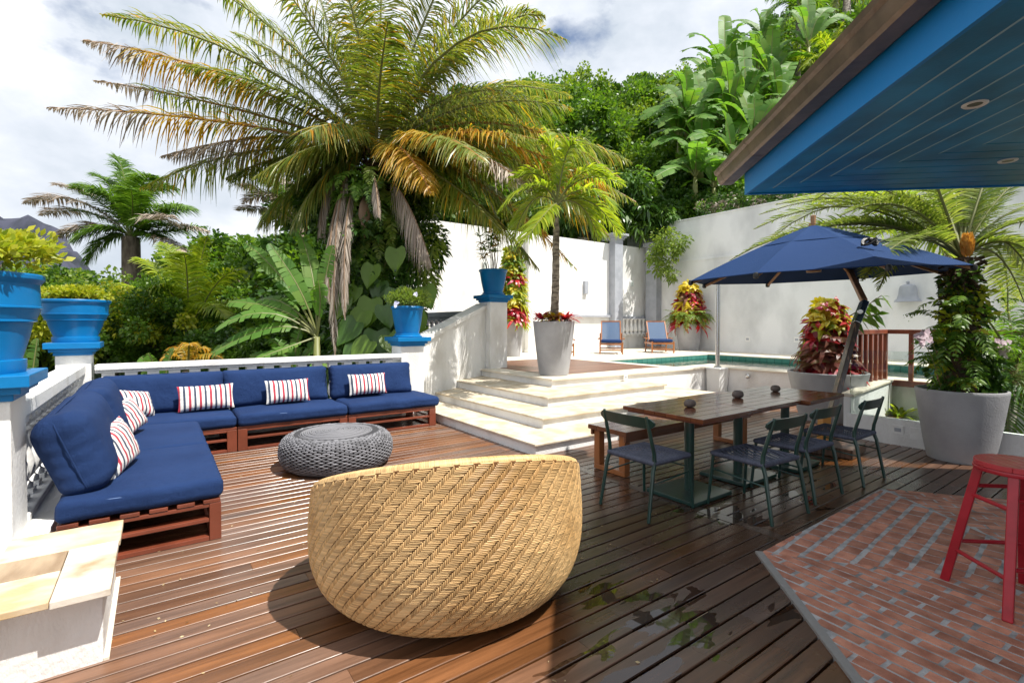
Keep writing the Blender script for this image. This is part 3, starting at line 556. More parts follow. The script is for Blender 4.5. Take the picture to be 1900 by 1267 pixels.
# stainless post
t = thing('steel_post', 'slim stainless steel post standing at the corner of the pool terrace', 'post', (9.55, 5.95, .5))
mb = MB(); mb.lathe([(.045, .06), (.045, 1.95), (.02, 1.97)], 20); mb.build('pole', M_steel, t, smooth=True)
mb = MB(); mb.lathe([(.08, .058), (.08, .075), (.05, .09)], 20); mb.build('base_plate', M_steel, t, smooth=True)
mb = MB(); mb.hexa([(9.40, 5.83, -.1), (9.62, 5.80, -.1), (9.70, 6.10, -.1), (9.40, 6.10, -.1)], [(9.38, 5.80, .53), (9.72, 5.78, .53), (9.74, 6.10, .53), (9.38, 6.10, .53)]); mb.box(9.36, 5.78, .53, 9.75, 6.1, .557); o = mb.build('wall_buttress', M_wall, bevel=.004); tag(o, 'white wedge buttress under the steel post', 'buttress')
# ================= brick paving =================
A = G(1411, 1030); Bc = G(1634, 909); Cc = G(1900, 932); Dd = G(1592, 1267); Bd = G(1410, 1028); Be = G(1900, 1085)
d2 = (Dd-A).normalized(); Dn = A+d2*5; e2 = (Cc-Bc).normalized(); Cn = Bc+e2*8; bd = (Be-Bd).normalized(); Bf = A+bd*7
P_A, P_B, P_C, P_D = (A.x, A.y), (Bc.x, Bc.y), (Cn.x, Cn.y), (Dn.x, Dn.y)
mbm = MB(); mbm.prism([P_A, P_D, (P_D[0]+2, P_C[1]-3), (P_C[0], P_C[1]-3), P_C, P_B], -.03, .0108)
o = mbm.build('brick_paving_bed', M_mortar); tag(o, kind='structure', label='grey mortar bed under the brick paving')
mb = MB()
def bricks(zn, org, ang, L_, W_, gx, gy, stag):
    ca, sa = math.cos(ang), math.sin(ang); Rr = 7
    for j in range(int(-Rr/(W_+gy)), int(Rr/(W_+gy))):
        off = (j % 2)*stag*(L_+gx)+random.uniform(-.012, .012)
        for i in range(int(-Rr/(L_+gx)), int(Rr/(L_+gx))):
            x0, yy = i*(L_+gx)+off, j*(W_+gy); l_, w_ = L_*random.uniform(.975, 1.01), W_*random.uniform(.96, 1.02)
            q = [(x0, yy), (x0+l_*.5, yy-random.uniform(0, .003)), (x0+l_, yy), (x0+l_, yy+w_), (x0, yy+w_)]
            q = [(a+random.uniform(-.003, .003), b+random.uniform(-.003, .003)) for a, b in q]
            q = [(org[0]+a*ca-b*sa, org[1]+a*sa+b*ca) for a, b in q]
            q = clipconvex(q, zn)
            if len(q) < 3 or area(q) < .0012: continue
            cx = sum(p[0] for p in q)/len(q); cy = sum(p[1] for p in q)/len(q); n = len(q); z = .013+random.uniform(-.0015, .0015)
            t1 = [(cx+(p[0]-cx)*.955, cy+(p[1]-cy)*.955, z) for p in q]; lo = [(p[0], p[1], z-.006) for p in q]; bo = [(p[0], p[1], 0) for p in q]
            if sum((q[k][0]*q[(k+1) % n][1]-q[(k+1) % n][0]*q[k][1]) for k in range(n)) < 0: t1.reverse(); lo.reverse(); bo.reverse()
            mb.add(t1+lo+bo, [tuple(range(n))]+[(n+k, n+(k+1) % n, (k+1) % n, k) for k in range(n)]+[(2*n+k, 2*n+(k+1) % n, n+(k+1) % n, n+k) for k in range(n)])
def ccw(z): s = sum(z[i][0]*z[(i+1) % len(z)][1]-z[(i+1) % len(z)][0]*z[i][1] for i in range(len(z))); return z if s > 0 else z[::-1]
bn = Vector((-bd.y, bd.x, 0))*.012
d2n = Vector((-d2.y, d2.x, 0)); d2n = d2n if d2n.dot(Vector((1, 0, 0))) > 0 else -d2n
Z2 = ccw([(A.x+bn.x*-1+.03, A.y-bn.y), ((A+bd*7-bn).x, (A+bd*7-bn).y), (P_D[0]+3, P_D[1]-1.5), ((Dn+d2n*.03).x, (Dn+d2n*.03).y)])
b13 = (G(1853, 1006)-Bc).normalized(); _dn = bd.x*b13.y-bd.y*b13.x; _t = ((Bc.x-A.x)*b13.y-(Bc.y-A.y)*b13.x)/_dn; Bq = A+bd*_t; print('brick junction', Bq, _t)
Z1 = ccw([(A.x+bn.x, A.y+bn.y), ((Bc).x, (Bc).y-.012), (Bq.x, Bq.y)])
Z3 = ccw([(Bc.x+.03, Bc.y-.03), (P_C[0], P_C[1]-.01), (P_C[0], P_C[1]-2.5), ((A+bd*7+bn).x, (A+bd*7+bn).y), (Bq.x+.02, Bq.y+.0)])
a1 = math.atan2((G(1640, 925)-G(1511, 1028)).y, (G(1640, 925)-G(1511, 1028)).x)
bricks(Z1, (3.2, 1.6), a1, .112, .094, .012, .026, .12)
a2 = math.atan2(1.232-1.441, .01)  # rows run towards the viewer
bricks(Z2, (3.1, 1.5), math.atan2((G(1574, 1085)-G(1447, 1033)).y, (G(1574, 1085)-G(1447, 1033)).x), .205, .062, .014, .013, .5)
bricks(Z3, (5.2, 1.4), math.atan2(e2.y, e2.x), .19, .06, .012, .013, .5)
o = mb.build('brick_paving', M_brick); tag(o, kind='structure', label='red clay brick paving laid in three directions')
mb = MB(); q = A-d2*.03; mb.bar((q.x, q.y, -.01), (Dn.x, Dn.y, -.01), .045, .05); o = mb.build('paving_edge', M_asph); tag(o, kind='structure', label='thin concrete edge of the brick paving')
# ================= house roof corner =================
C0 = Vector((4.535, 2.525, 0)); E1 = Vector((.679, .734, 0)); E2 = Vector((.734, -.679, 0)); ZR = 2.7
rf = thing('house_roof', 'corner of the house roof with blue boarded soffit and brown gutter', 'roof', (C0.x, C0.y, ZR))
def rp(s, w_, z): v = -E1*s+E2*w_; return (v.x, v.y, z)   # s along edge one away from the corner, w along edge two
LS, LW = 7.5, 8.5
mb = MB(); mg = MB(); bw = .165; gp = .011; d = .0; k = 0
while d < 3.2:
    a, b = d+(0 if k else .0), d+bw-gp
    mb.hexa([rp(a, a, 0), rp(LS, a, 0), rp(LS, b, 0), rp(b, b, 0)], [rp(a, a, .02), rp(LS, a, .02), rp(LS, b, .02), rp(b, b, .02)])
    mb.hexa([rp(a, a, 0.001), rp(b, b, .001), rp(b, LW, .001), rp(a, LW, .001)], [rp(a, a, .021), rp(b, b, .021), rp(b, LW, .021), rp(a, LW, .021)])
    mg.hexa([rp(b, b, -.002), rp(LS, b, -.002), rp(LS, b+gp, -.002), rp(b+gp, b+gp, -.002)], [rp(b, b, .015), rp(LS, b, .015), rp(LS, b+gp, .015), rp(b+gp, b+gp, .015)])
    d += bw; k += 1
mb.hexa([rp(d, d, 0), rp(LS, d, 0), rp(LS, LW, 0), rp(d, LW, 0)], [rp(d, d, .02), rp(LS, d, .02), rp(LS, LW, .02), rp(d, LW, .02)])
mb.build('soffit', M_soff, rf); mg.build('soffit_joints', M_groove, rf)
mb = MB(); mb.hexa([rp(-.02, -.025, -.01), rp(LS, -.025, -.01), rp(LS, -.001, -.01), rp(-.02, -.001, -.01)], [rp(-.02, -.025, .30), rp(LS, -.025, .30), rp(LS, -.001, .30), rp(-.02, -.001, .30)])
mb.hexa([rp(-.025, -.001, -.01), rp(-.001, -.001, -.01), rp(-.001, LW, -.01), rp(-.025, LW, -.01)][::-1], [rp(-.025, -.001, .30), rp(-.001, -.001, .30), rp(-.001, LW, .30), rp(-.025, LW, .30)][::-1]); mb.build('fascia', M_fascia, rf)
mb = MB(); GP = lambda q: [(.95*(w_+.03)-.03, z+.14) for w_, z in q]; prof = GP([(-.03, .17), (-.03, .045), (-.055, .03), (-.16, .03), (-.18, .045), (-.195, .08), (-.20, .12), (-.225, .135), (-.235, .165), (-.222, .168), (-.19, .14), (-.185, .055), (-.16, .045), (-.05, .045), (-.04, .17)])
n = len(prof); secs = [-.33, LS]
vs = [rp(s_, w_, z) for s_ in secs for (w_, z) in prof]; mb.add(vs, [(i, (i+1) % n, n+(i+1) % n, n+i) for i in range(n)])
mb.add([rp(-.33, w_, z) for w_, z in GP([(-.03, .17), (-.03, .045), (-.055, .03), (-.16, .03), (-.18, .045), (-.2, .12), (-.235, .165)])], [tuple(range(7))])
for s_ in (-.2, .55, 3.2, 5.3):
    pr2 = GP([(-.028, .172), (-.028, .043), (-.054, .027), (-.161, .027), (-.183, .043), (-.198, .08), (-.203, .12), (-.228, .133), (-.239, .165)]); m_ = len(pr2)
    vs = [rp(s_+q, w_, z) for q in (-.014, .014) for (w_, z) in pr2]; mb.add(vs, [(i, i+1, m_+i+1, m_+i) for i in range(m_-1)])
mb.build('gutter', M_gut, rf, smooth=True, angle=25)
mb = MB(); mb.hexa([rp(-.03, -.03, .301), rp(LS, -.03, .301), rp(LS, LW, .301), rp(-.03, LW, .301)], [rp(-.03, -.03, .33), rp(LS, -.03, .33), rp(LS, LW, 2.2), rp(-.03, LW, .33)]); mb.build('roof_deck', M_gut, rf)
for px, py in ((1809, 193), (1870, 298)):
    p = G(px, py, ZR)-Vector((C0.x, C0.y, ZR)); mb = MB(); mb.lathe([(.034, -.004), (.052, -.010), (.058, -.004), (.058, .001)], 28, cap=False)
    o = mb.build('downlight', M_white, rf, smooth=True, loc=(p.x, p.y, -.0)); mb = MB(); mb.lathe([(.035, -.004), (.026, .018), (.012, .0185)], 20, cap=True); mb.build('reflector', mat('lamp_reflector', (.16, .15, .13), .3, metal=.6), o, smooth=True)
# ================= sofas =================
def sofa_base(w_, d_):
    """pallet style frame, centred, front facing -y"""
    t = thing('sofa_base', 'x', 'sofa frame'); hx, hy = w_/2, d_/2; H = .275; p = .10
    for sx, sy in ((-1, -1), (1, -1), (1, 1), (-1, 1)):
        mb = MB(); x0, x1 = sorted((sx*hx, sx*(hx-p))); y0, y1 = sorted((sy*hy, sy*(hy-.07))); mb.box(x0, y0, .002, x1, y1, H-.02); mb.build('post', M_frame, t, bevel=.004)
    for sy in (-1, 1):
        for za, zb, e in ((.002, .032, .0), (.13, .155, .0), (H-.045, H-.021, .0)):
            mb = MB(); y = sy*(hy-.035); mb.box(-hx+p+.001, y-.03, za, hx-p-.001, y+.03, zb); mb.build('rail', M_frame, t, bevel=.003)
    for sx in (-1, 1):
        for za, zb in ((.002, .032), (.13, .155), (H-.045, H-.021)):
            mb = MB(); x = sx*(hx-.045); mb.box(x-.04, -hy+.071, za, x+.04, hy-.071, zb); mb.build('rail', M_frame, t, bevel=.003)
    n = 6
    for i in range(n):
        mb = MB(); y = -hy+.055+i*(d_-.11)/(n-1); mb.box(-hx+.0, y-.05, H-.018, hx, y+.05, H+.008); mb.build('slat', M_frame, t, bevel=.004)
    return t
SB = sofa_base(1.262, .85)
place(SB, (.755-.635, 6.93, 0), 0, 'mahogany slatted sofa frame in the corner of the L under the longest seat cushion')
b = copy_tree(SB); place(b, (.755+.635, 6.93, 0), 0, 'mahogany slatted sofa frame behind the grey woven pouf')
b = copy_tree(SB); place(b, (.755+1.275+.635, 6.93, 0), 0, 'mahogany slatted sofa frame nearest the white stairs')
b = copy_tree(SB); place(b, (-.07, 4.565, 0), R(90), 'mahogany slatted sofa frame with its open end beside the sandstone block')
b = copy_tree(SB); place(b, (-.07, 5.835, 0), R(90), 'mahogany slatted sofa frame of the left sofa next to the corner')
for o in COL.objects:
    if o.name.startswith('sofa_base'): o['group'] = 'sofa frames'
def seat(cx, cy, hx, hy, lab, seed, rz=0):
    t = thing('seat_cushion', lab, 'seat cushion', (cx, cy, .287), rz, 'navy seat cushions of the sofas'); mb = MB()
    rbox(mb, hx, hy, .066, .045, 16, puff=.022, wr=.006, M=TM((0, 0, .068)), seed=seed); o = mb.build('cushion_body', M_navy, t, smooth='all')
    mb = MB()
    for z, k in ((.106, .012),):
        pts = []
        for i in range(41):
            a = 2*math.pi*i/40; c, s_ = math.cos(a), math.sin(a); q = 1/max(abs(c)**8+abs(s_)**8, 1e-9)**(1/8)
            pts.append((c*q*(hx-k*.9), s_*q*(hy-k*.9), z+.006*math.sin(a*3+seed)))
        mb.tube(pts, .0036, 6, caps=False)
    mb.build('piping', M_pipe, t, smooth='all')
seat(-.075+.16, 6.905, .665, .42, 'navy seat cushion in the inner corner of the L shaped sofa', 3)
seat(.755+.635, 6.905, .632, .43, 'navy seat cushion behind the grey pouf with one striped pillow', 8)
seat(.755+1.275+.66, 6.905, .66, .43, 'navy seat cushion nearest the stairs with palm shadow on its end', 15)
seat(-.062, 4.545, .435, .625, 'nearest navy seat cushion overhanging the slatted sofa end', 21)
seat(-.062, 5.80, .435, .62, 'navy seat cushion of the left sofa behind the nearest one', 30)
def backc(loc, rz, lean, hx, hz, ht, lab, seed):
    t = thing('back_cushion', lab, 'back cushion', loc, rz, 'navy back cushions of the sofas'); mb = MB()
    rbox(mb, hx, hz, ht, ht*.75, 18, puff=ht*.42, wr=.010, M=TM((0, 0, hz), rx=R(90)+lean), seed=seed, pinch=.05); mb.build('cushion_body', M_navy, t, smooth='all')
    Mx = TM((0, 0, hz), rx=R(90)+lean); mb = MB(); pts = []
    for i in range(49):
        a = 2*math.pi*i/48; c, s_ = math.cos(a), math.sin(a); q = 1/max(abs(c)**10+abs(s_)**10, 1e-9)**.1
        pts.append(Mx @ Vector((c*q*(hx+.001), s_*q*(hz+.001), .0)))
    mb.tube(pts, .0055, 6, caps=False); mb.build('piping', M_navy, t, smooth='all')
backc((.09, 7.17, .415), 0, R(-13), .60, .235, .085, 'navy back cushion at the corner end of the back balustrade', 2)
backc((1.30, 7.17, .415), R(1), R(-13), .635, .235, .085, 'navy back cushion in the middle of the back balustrade', 12)
backc((2.58, 7.17, .415), R(-1), R(-14), .60, .235, .085, 'navy back cushion nearest the stair pillar with a palm shadow', 25)
backc((-.43, 4.66, .40), R(90), R(-20), .65, .265, .128, 'puffy nearest navy back cushion with a wrinkled end', 33)
backc((-.42, 5.95, .40), R(91), R(-20), .60, .265, .125, 'navy back cushion on the left balustrade behind the nearest one', 41)
def pillow(loc, rz, lean, lab, seed, hx=.265, hz=.15, roll=0):
    mb = MB(); n = 22; vs = []; fs = []
    for side in (1, -1):
        for j in range(n+1):
            for i in range(n+1):
                u = -1+2*i/n; v = -1+2*j/n; th = max(0, (1-abs(u)**3.2)*(1-abs(v)**3.2))**.55*.072
                x = u*hx*(1-.05*(1-v*v)); y = v*hz*(1-.07*(1-u*u)); wv = mnoise.noise(Vector((u*3+seed, v*3, side)))*.006
                rk = .004*math.sin(22*v+seed)*abs(u)**4+.003*math.sin(30*u)*abs(v)**4
                vs.append((x, y, side*(th+wv*min(1, th*30)+rk*min(1, th*40))))
        o_ = 0 if side == 1 else (n+1)**2
        for j in range(n):
            for i in range(n):
                a = o_+j*(n+1)+i; f = (a, a+1, a+n+2, a+n+1); fs.append(f if side == 1 else f[::-1])
    mb.add(vs, fs); o = mb.build('throw_pillow', M_strip, smooth='all'); o.location = loc
    o.matrix_world = TM(loc, rz=rz) @ TM(rx=R(90)+lean) @ TM(rz=roll)
    o.data.validate(); tag(o, lab, 'pillow', 'red, white and navy striped pillows'); return o
def onplane(px, py, y): r = ray(px, py); t = y/r[1]; return Vector((r[0]*t, y, CAMH+r[2]*t))
p = onplane(383, 737, 6.93); pillow(p, R(4), R(-16), 'striped pillow on the corner seat against the back balustrade cushion', 1, .29, .15)
p = onplane(534, 725, 6.93); pillow(p, R(2), R(-18), 'striped pillow on the middle back cushion behind the pouf', 5)
p = onplane(682, 712, 6.93); pillow(p, R(-2), R(-18), 'striped pillow on the sofa end nearest the stairs', 9)
def onx(px, py, x): r = ray(px, py); t = x/r[0]; return Vector((x, r[1]*t, CAMH+r[2]*t))
p = G(214, 831, .60); pillow(p, R(72), R(-20), 'nearest striped pillow leaning on the left back cushion', 14, .27, .165, R(8))
p = G(233, 777, .60); pillow(p, R(62), R(-24), 'middle of the three striped pillows leaning on the left back cushions', 19, .25, .155, R(14))
p = G(246, 748, .61); pillow(p, R(52), R(-26), 'farthest of the three striped pillows leaning on the left back cushions', 23, .25, .155, R(-12))
# ================= pouf =================
def strands(surf, ncol, nrow, P, Lf, a, h, wid, vert=True, lift=.006, shift=1):
    """surf(u,v)->(point, normal); u in columns, v in rows. floats as small raised lozenges"""
    V = []; F = []
    def lump(pts, nrm, side, w2, hh):
        b = len(V); k = len(pts); hh = hh*random.uniform(.78, 1.22); w2 = w2*random.uniform(.92, 1.08); jt = random.uniform(-.12, .12)*w2
        for i, (p, nn, s_) in enumerate(zip(pts, nrm, side)):
            e = .25 if i in (0, k-1) else 1; p = p+s_*jt; V.extend([p-s_*w2+nn*(-.002), p+s_*w2*-.45+nn*hh*e, p+s_*w2*.45+nn*hh*e, p+s_*w2+nn*(-.002)])
        for i in range(k-1):
            for q in range(3): F.append((b+i*4+q, b+i*4+q+1, b+(i+1)*4+q+1, b+(i+1)*4+q))
    for j in range(nrow):
        for i0 in range(0, ncol, P):
            st_ = i0+(j*shift) % P
            us0 = random.uniform(-.06, .06)*Lf; us = [us0+st_+q*Lf/4 for q in range(5)]; pn = [surf(u, j+.5) for u in us]
            pv = [surf(u, j+1.0)[0] for u in us]; sd = [(b_-a_[0]).normalized() for a_, b_ in zip(pn, pv)]
            lump([x[0] for x in pn], [x[1] for x in pn], sd, wid, lift)
            if vert and Lf < P:
                for c in range(P-Lf):
                    # column in the gap right of the float whose vertical float starts on this row
                    if c != 0: continue
                    cu = st_+Lf+c+.5; ln = P-Lf
                    pn = [surf(cu, j-q*ln/3+.5+ln*.0) for q in range(4)]
                    pu = [surf(cu+.3, j+.5)[0]-pn[0][0] for _ in range(4)]; lump([x[0] for x in pn], [x[1] for x in pn], [u_.normalized() for u_ in pu], wid*.85, lift*1.2)
    return V, F
def revolve(prof, Rs=1):
    """arc length parametrised profile -> surf(angle, s)"""
    L_ = [0]
    for (r0, z0), (r1, z1) in zip(prof, prof[1:]): L_.append(L_[-1]+math.hypot(r1-r0, z1-z0))
    def f(s_):
        s_ = max(0, min(L_[-1]-1e-6, s_))
        for i in range(len(L_)-1):
            if L_[i+1] >= s_:
                t = (s_-L_[i])/(L_[i+1]-L_[i]); (r0, z0), (r1, z1) = prof[i], prof[i+1]; d = Vector((r1-r0, z1-z0)).normalized()
                return r0+(r1-r0)*t, z0+(z1-z0)*t, d
    return f, L_[-1]
def smoothprof(pts, it=3):
    for _ in range(it):
        q = [pts[0]]
        for a, b in zip(pts, pts[1:]): q += [(a[0]*.75+b[0]*.25, a[1]*.75+b[1]*.25), (a[0]*.25+b[0]*.75, a[1]*.25+b[1]*.75)]
        q.append(pts[-1]); pts = q
    return pts
pc = D(626, 846, 5.22); pf = thing('woven_pouf', 'round grey pouf of woven rope on the wooden deck', 'pouf', (pc.x, pc.y, 0))
prof = smoothprof([(.40, .005), (.50, .02), (.555, .10), (.565, .19), (.545, .28), (.48, .335), (.42, .345)])
f, Lp = revolve(prof); nc, nr = 84, int(Lp/.0165)
def sf(u, v):
    r, z, d = f(v*.0165); a = 2*math.pi*u/nc; return Vector((r*math.cos(a), r*math.sin(a), z)), Vector((d.y*math.cos(a), d.y*math.sin(a), -d.x))
V, F = strands(sf, nc, nr, 2, 1.6, 0, 0, .0088, vert=False, lift=.0085)
nb = NB(); nb.add(V, F); nb.build('woven_side', M_pouf, pf, smooth=True)
mb = MB(); mb.lathe([(r-.012, z) for r, z in prof], 48); mb.build('core', M_poufd, pf, smooth='all')
mb = MB(); pts = []; 
for i in range(0, 1150): a = i*.115; r = .018+.0040*a/ (2*math.pi)*4.6; pts.append((r*math.cos(a), r*math.sin(a), .362-.035*(r/.41)**4+.003*math.cos(a*2.3)))
mb.tube(pts, .010, 5, flat=.8); mb.build('coiled_top', M_pouf, pf, smooth='all')
# ================= big rattan lounge chair =================
wc = D(834, 1000, 2.83); wl = thing('rattan_chair', 'large rounded honey rattan lounge chair seen from behind', 'lounge chair', (wc.x, wc.y, 0))
WP = smoothprof([(.36, .004), (.50, .010), (.61, .07), (.69, .18), (.735, .34), (.75, .52), (.745, .75), (.73, .98)], 3)
f2, Lw = revolve(WP); WR = .0082; NC = 636; CW = 2*math.pi*.75/NC
upv = Vector((RX*.10-FX*.36, RY*.10-FY*.36))   # rim height gradient (towards the viewer, a little to the right)
def rimz(x, y): return .605+x*upv.x+y*upv.y
def ws(u, v, off=0):
    a = 2*math.pi*u/NC; s_ = v*WR; r, z, d = f2(s_); x, y = r*math.cos(a), r*math.sin(a)
    # scale each meridian so it ends exactly at the tilted rim
    rz_ = rimz(.745*math.cos(a), .745*math.sin(a)); NR_ = Lw; zt = f2(Lw)[1]
    k = rz_/zt; z2 = z*k
    nn = Vector((d.y*math.cos(a), d.y*math.sin(a), -d.x*.9)).normalized()
    # outline is a little wider than deep
    P_ = Vector((x, y, z2)); return P_+nn*off, nn
NRW = int(Lw/WR)
V, F = strands(ws, NC, NRW, 12, 8, 0, 0, .0042, vert=True, lift=.0034)
nb = NB(); nb.add(V, F); nb.build('woven_shell', M_wick, wl, smooth=False)
vs = []; n1 = 96; n2 = 26
for off in (-.003, -.06):
    for j in range(n2+1):
        for i in range(n1): vs.append(ws(i*NC/n1, j*NRW/n2, off)[0])
fs = []; q = n1*(n2+1)
for j in range(n2):
    for i in range(n1): a, b = j*n1+i, j*n1+(i+1) % n1; fs.append((a, b, b+n1, a+n1)); fs.append((q+a, q+a+n1, q+b+n1, q+b))
mb = MB(); mb.add(vs, fs); mb.build('shell_core', M_wickd, wl, smooth='all')
mb = MB(); pts = [ws(i*NC/n1, NRW, -.026)[0] for i in range(n1+1)]; mb.tube(pts, .018, 8, caps=False); mb.build('rim_roll', M_wickd, wl, smooth='all')
# binding wound round the rim
V = []; F = []
for i in range(NC*2):
    a = i/2; c, nn = ws(a, NRW, -.026); t_ = (ws(a+1, NRW, -.026)[0]-c).normalized(); up = t_.cross(nn).normalized(); b = len(V)
    for q in range(9):
        th = math.pi*2*q/8; rr = .019; d_ = nn*math.cos(th)+up*math.sin(th); o_ = t_*(q*.0011); V += [c+d_*rr-t_*.0036+o_, c+d_*(rr+.0035)+o_, c+d_*rr+t_*.0036+o_]
    for q in range(8):
        for w_ in range(2): F.append((b+q*3+w_, b+q*3+w_+1, b+q*3+w_+4, b+q*3+w_+3))
nb = NB(); nb.add(V, F); nb.build('rim_binding', M_wick, wl)
mb = MB(); mb.lathe([(.01, .30), (.35, .29), (.46, .26), (.47, .22), (.40, .18)], 40); mb.build('seat_pad', M_wick, wl, smooth='all')
mb = MB(); mb.lathe([(.40, .0), (.43, .0), (.43, .03), (.40, .03)], 40, cap=False); mb.build('base_ring', M_black, wl, smooth=True)
# ================= dining set =================
def dtable(cx, cy, lab, w_=.80, d_=.80, rz=0):
    t = thing('dining_table', lab, 'table', (cx, cy, 0), rz, 'square dining tables pushed together'); hx, hy = w_/2, d_/2
    mb = MB(); n = 7; bw = (d_-.0)/n
    for i in range(n): mb.box(-hx, -hy+i*bw+.0015, .718, hx, -hy+(i+1)*bw-.0015, .75)
    mb.build('tabletop', M_tabtop, t, bevel=.0025)
    mb = MB(); mb.box(-hx+.03, -hy+.03, .70, hx-.03, hy-.03, .7175); mb.build('under_frame', M_frame, t)
    mb = MB(); mb.lathe([(.042, .035), (.042, .70)], 24); mb.build('pedestal', M_green, t, smooth=True)
    mb = MB(); mb.box(-.27, -.24, .004, .27, .24, .036); mb.build('base_plate', M_green, t, bevel=.004)
    return t
dtable(3.765, 2.61, 'wet dark wood table at the near left end with a pedestal base'); dtable(4.575, 2.63, 'wet dark wood table in the middle of the row of three'); dtable(5.39, 2.58, 'wet dark wood table at the far right end nearest the umbrella mast', .82, .82, R(2))
def candle(px, py, lab, r):
    g = G(px, py, .751); t = thing('stone_candle_holder', lab, 'candle holder', g, 0, 'dark round stone candle holders on the tables'); mb = MB()
    vs = []; n, m_ = 28, 14; sd = random.random()*50
    prof = [(0, .02), (.45, .0), (.8, .12), (1, .45), (.93, .85), (.7, 1.12), (.42, 1.22), (.36, 1.2), (.34, 1.0), (0, .98)]
    for (q, z) in prof:
        for i in range(n):
            a = 2*math.pi*i/n; k = 1+.10*mnoise.noise(Vector((math.cos(a)+sd, math.sin(a), z))); vs.append((q*r*k*1.12*math.cos(a), q*r*k*.95*math.sin(a), z*r*1.05))
    mb.add(vs, [(j*n+i, j*n+(i+1) % n, (j+1)*n+(i+1) % n, (j+1)*n+i) for j in range(len(prof)-1) for i in range(n)]); mb.build('stone', M_slate, t, smooth='all')
candle(1280, 755, 'round brownish stone candle holder on the near table', .052); candle(1369, 738, 'wide flat dark stone candle holder in the middle of the three tables', .056); candle(1439, 726, 'small dark stone candle holder on the farthest table', .050)
def dchair():
    t = thing('dining_chair', 'x', 'chair'); hw = .225; sd = .215
    for s_ in (-1, 1):
        mb = MB(); mb.tube([(s_*(hw+.02), sd+.03, .003), (s_*hw, sd-.005, .43)], [.0125, .0135], 12); mb.build('leg', M_green, t, smooth=True)
        mb = MB(); mb.tube([(s_*(hw+.02), -sd-.085, .003), (s_*(hw+.006), -sd-.02, .36), (s_*hw, -sd+.005, .43), (s_*hw, -sd+.0, .50), (s_*(hw-.012), -sd-.075, .775), (s_*(hw-.012), -sd-.077, .785)], [.013, .0155, .017, .0155, .0135, .010], 12); mb.build('leg', M_green, t, smooth=True)
    mb = MB()
    for a, b in (((-hw, sd, .425), (hw, sd, .425)), ((-hw, -sd, .425), (hw, -sd, .425)), ((-hw, -sd, .425), (-hw, sd, .425)), ((hw, -sd, .425), (hw, sd, .425))): mb.tube([a, b], .012, 10)
    mb.build('seat_frame', M_green, t, smooth=True)
    mb = MB()
    for a, b in (((-hw-.01, -sd-.05, .27), (-hw-.005, sd+.01, .30)), ((hw+.01, -sd-.05, .27), (hw+.005, sd+.01, .30)), ((-hw-.005, sd+.01, .33), (hw+.005, sd+.01, .33))): mb.tube([a, b], .0065, 8)
    mb.build('stretcher', M_green, t, smooth=True)
    # woven cord seat
    nb = NB(); n = 34; m_ = 18; V = []; F = []
    def sp_(u, v): return Vector((-hw+2*hw*u/n, -sd+2*sd*v/m_, .438-.012*(1-(2*u/n-1)**2)*(1-(2*v/m_-1)**2)))
    for j in range(m_):
        for i in range(-3, n, 4):
            i0 = i+(j*1) % 4; a, b = max(0, i0), min(n, i0+2.7)
            if b-a < .5: continue
            bb_ = len(V)
            for q in range(4):
                p = sp_(a+(b-a)*q/3, j+.5); hh = .006 if q in (1, 2) else -.002
                V += [p+Vector((0, -.0115, -.003)), p+Vector((0, -.004, hh)), p+Vector((0, .004, hh)), p+Vector((0, .0115, -.003))]
            for q in range(3):
                for w_ in range(3): F.append((bb_+q*4+w_, bb_+q*4+w_+1, bb_+q*4+w_+5, bb_+q*4+w_+4))
    for s_ in (-1, 1):   # cord wrapped round the frame bars
        for i in range(n+10):
            x = -hw-.004+(2*hw+.008)*i/(n+9); bb_ = len(V)
            for q in range(9):
                th = math.pi*2*q/8; c = Vector((x, s_*sd, .425)); d_ = Vector((0, math.cos(th), math.sin(th)))*.020; V += [c+d_+Vector((-.006, 0, 0)), c+d_*1.12, c+d_+Vector((.006, 0, 0))]
            for q in range(8):
                for w_ in range(2): F.append((bb_+q*3+w_, bb_+q*3+w_+1, bb_+q*3+w_+4, bb_+q*3+w_+3))
        for i in range(m_*2+6):
            y = -sd+(2*sd)*i/(m_*2+5); bb_ = len(V)
            for q in range(9):
                th = math.pi*2*q/8; c = Vector((s_*hw, y, .425)); d_ = Vector((math.cos(th), 0, math.sin(th)))*.019; V += [c+d_+Vector((0, -.006, 0)), c+d_*1.12, c+d_+Vector((0, .006, 0))]
            for q in range(8):
                for w_ in range(2): F.append((bb_+q*3+w_, bb_+q*3+w_+1, bb_+q*3+w_+4, bb_+q*3+w_+3))
    nb.add(V, F); se = nb.build('seat', M_rope, t)
    mb = MB(); vs = []; k = 18
    for i in range(k+1):
        u = -1+2*i/k; x = u*(hw+.045); y = -sd-.050-.035*(1-u*u)+.0; e = max(0, 1-abs(u)**9)**.5; hh = .044*max(e, .25)
        for dy in (-.007, .007):
            for z in (-hh, hh): vs.append((x, y+dy+z*-.28, .735+z))
    fs = []
    for i in range(k):
        a = i*4; b = a+4; fs += [(a, b, b+1, a+1), (a+2, a+3, b+3, b+2), (a+1, b+1, b+3, a+3), (a, a+2, b+2, b)]
    fs += [(0, 1, 3, 2), (k*4, k*4+2, k*4+3, k*4+1)]; mb.add(vs, fs); mb.build('backrest', M_green, t, smooth=True, angle=50)
    return t
DC = dchair(); DC['group'] = 'dark green dining chairs'
place(DC, (3.25, 2.63, 0), R(-90), 'green chair at the near end of the tables, blue cord seat in full view')
c = copy_tree(DC); place(c, (3.90, 2.105, 0), R(-4), 'green chair along the side of the tables, closest to the brick paving corner')
c = copy_tree(DC); place(c, (4.60, 2.13, 0), R(-1), 'green chair in the middle of the three along the side of the tables')
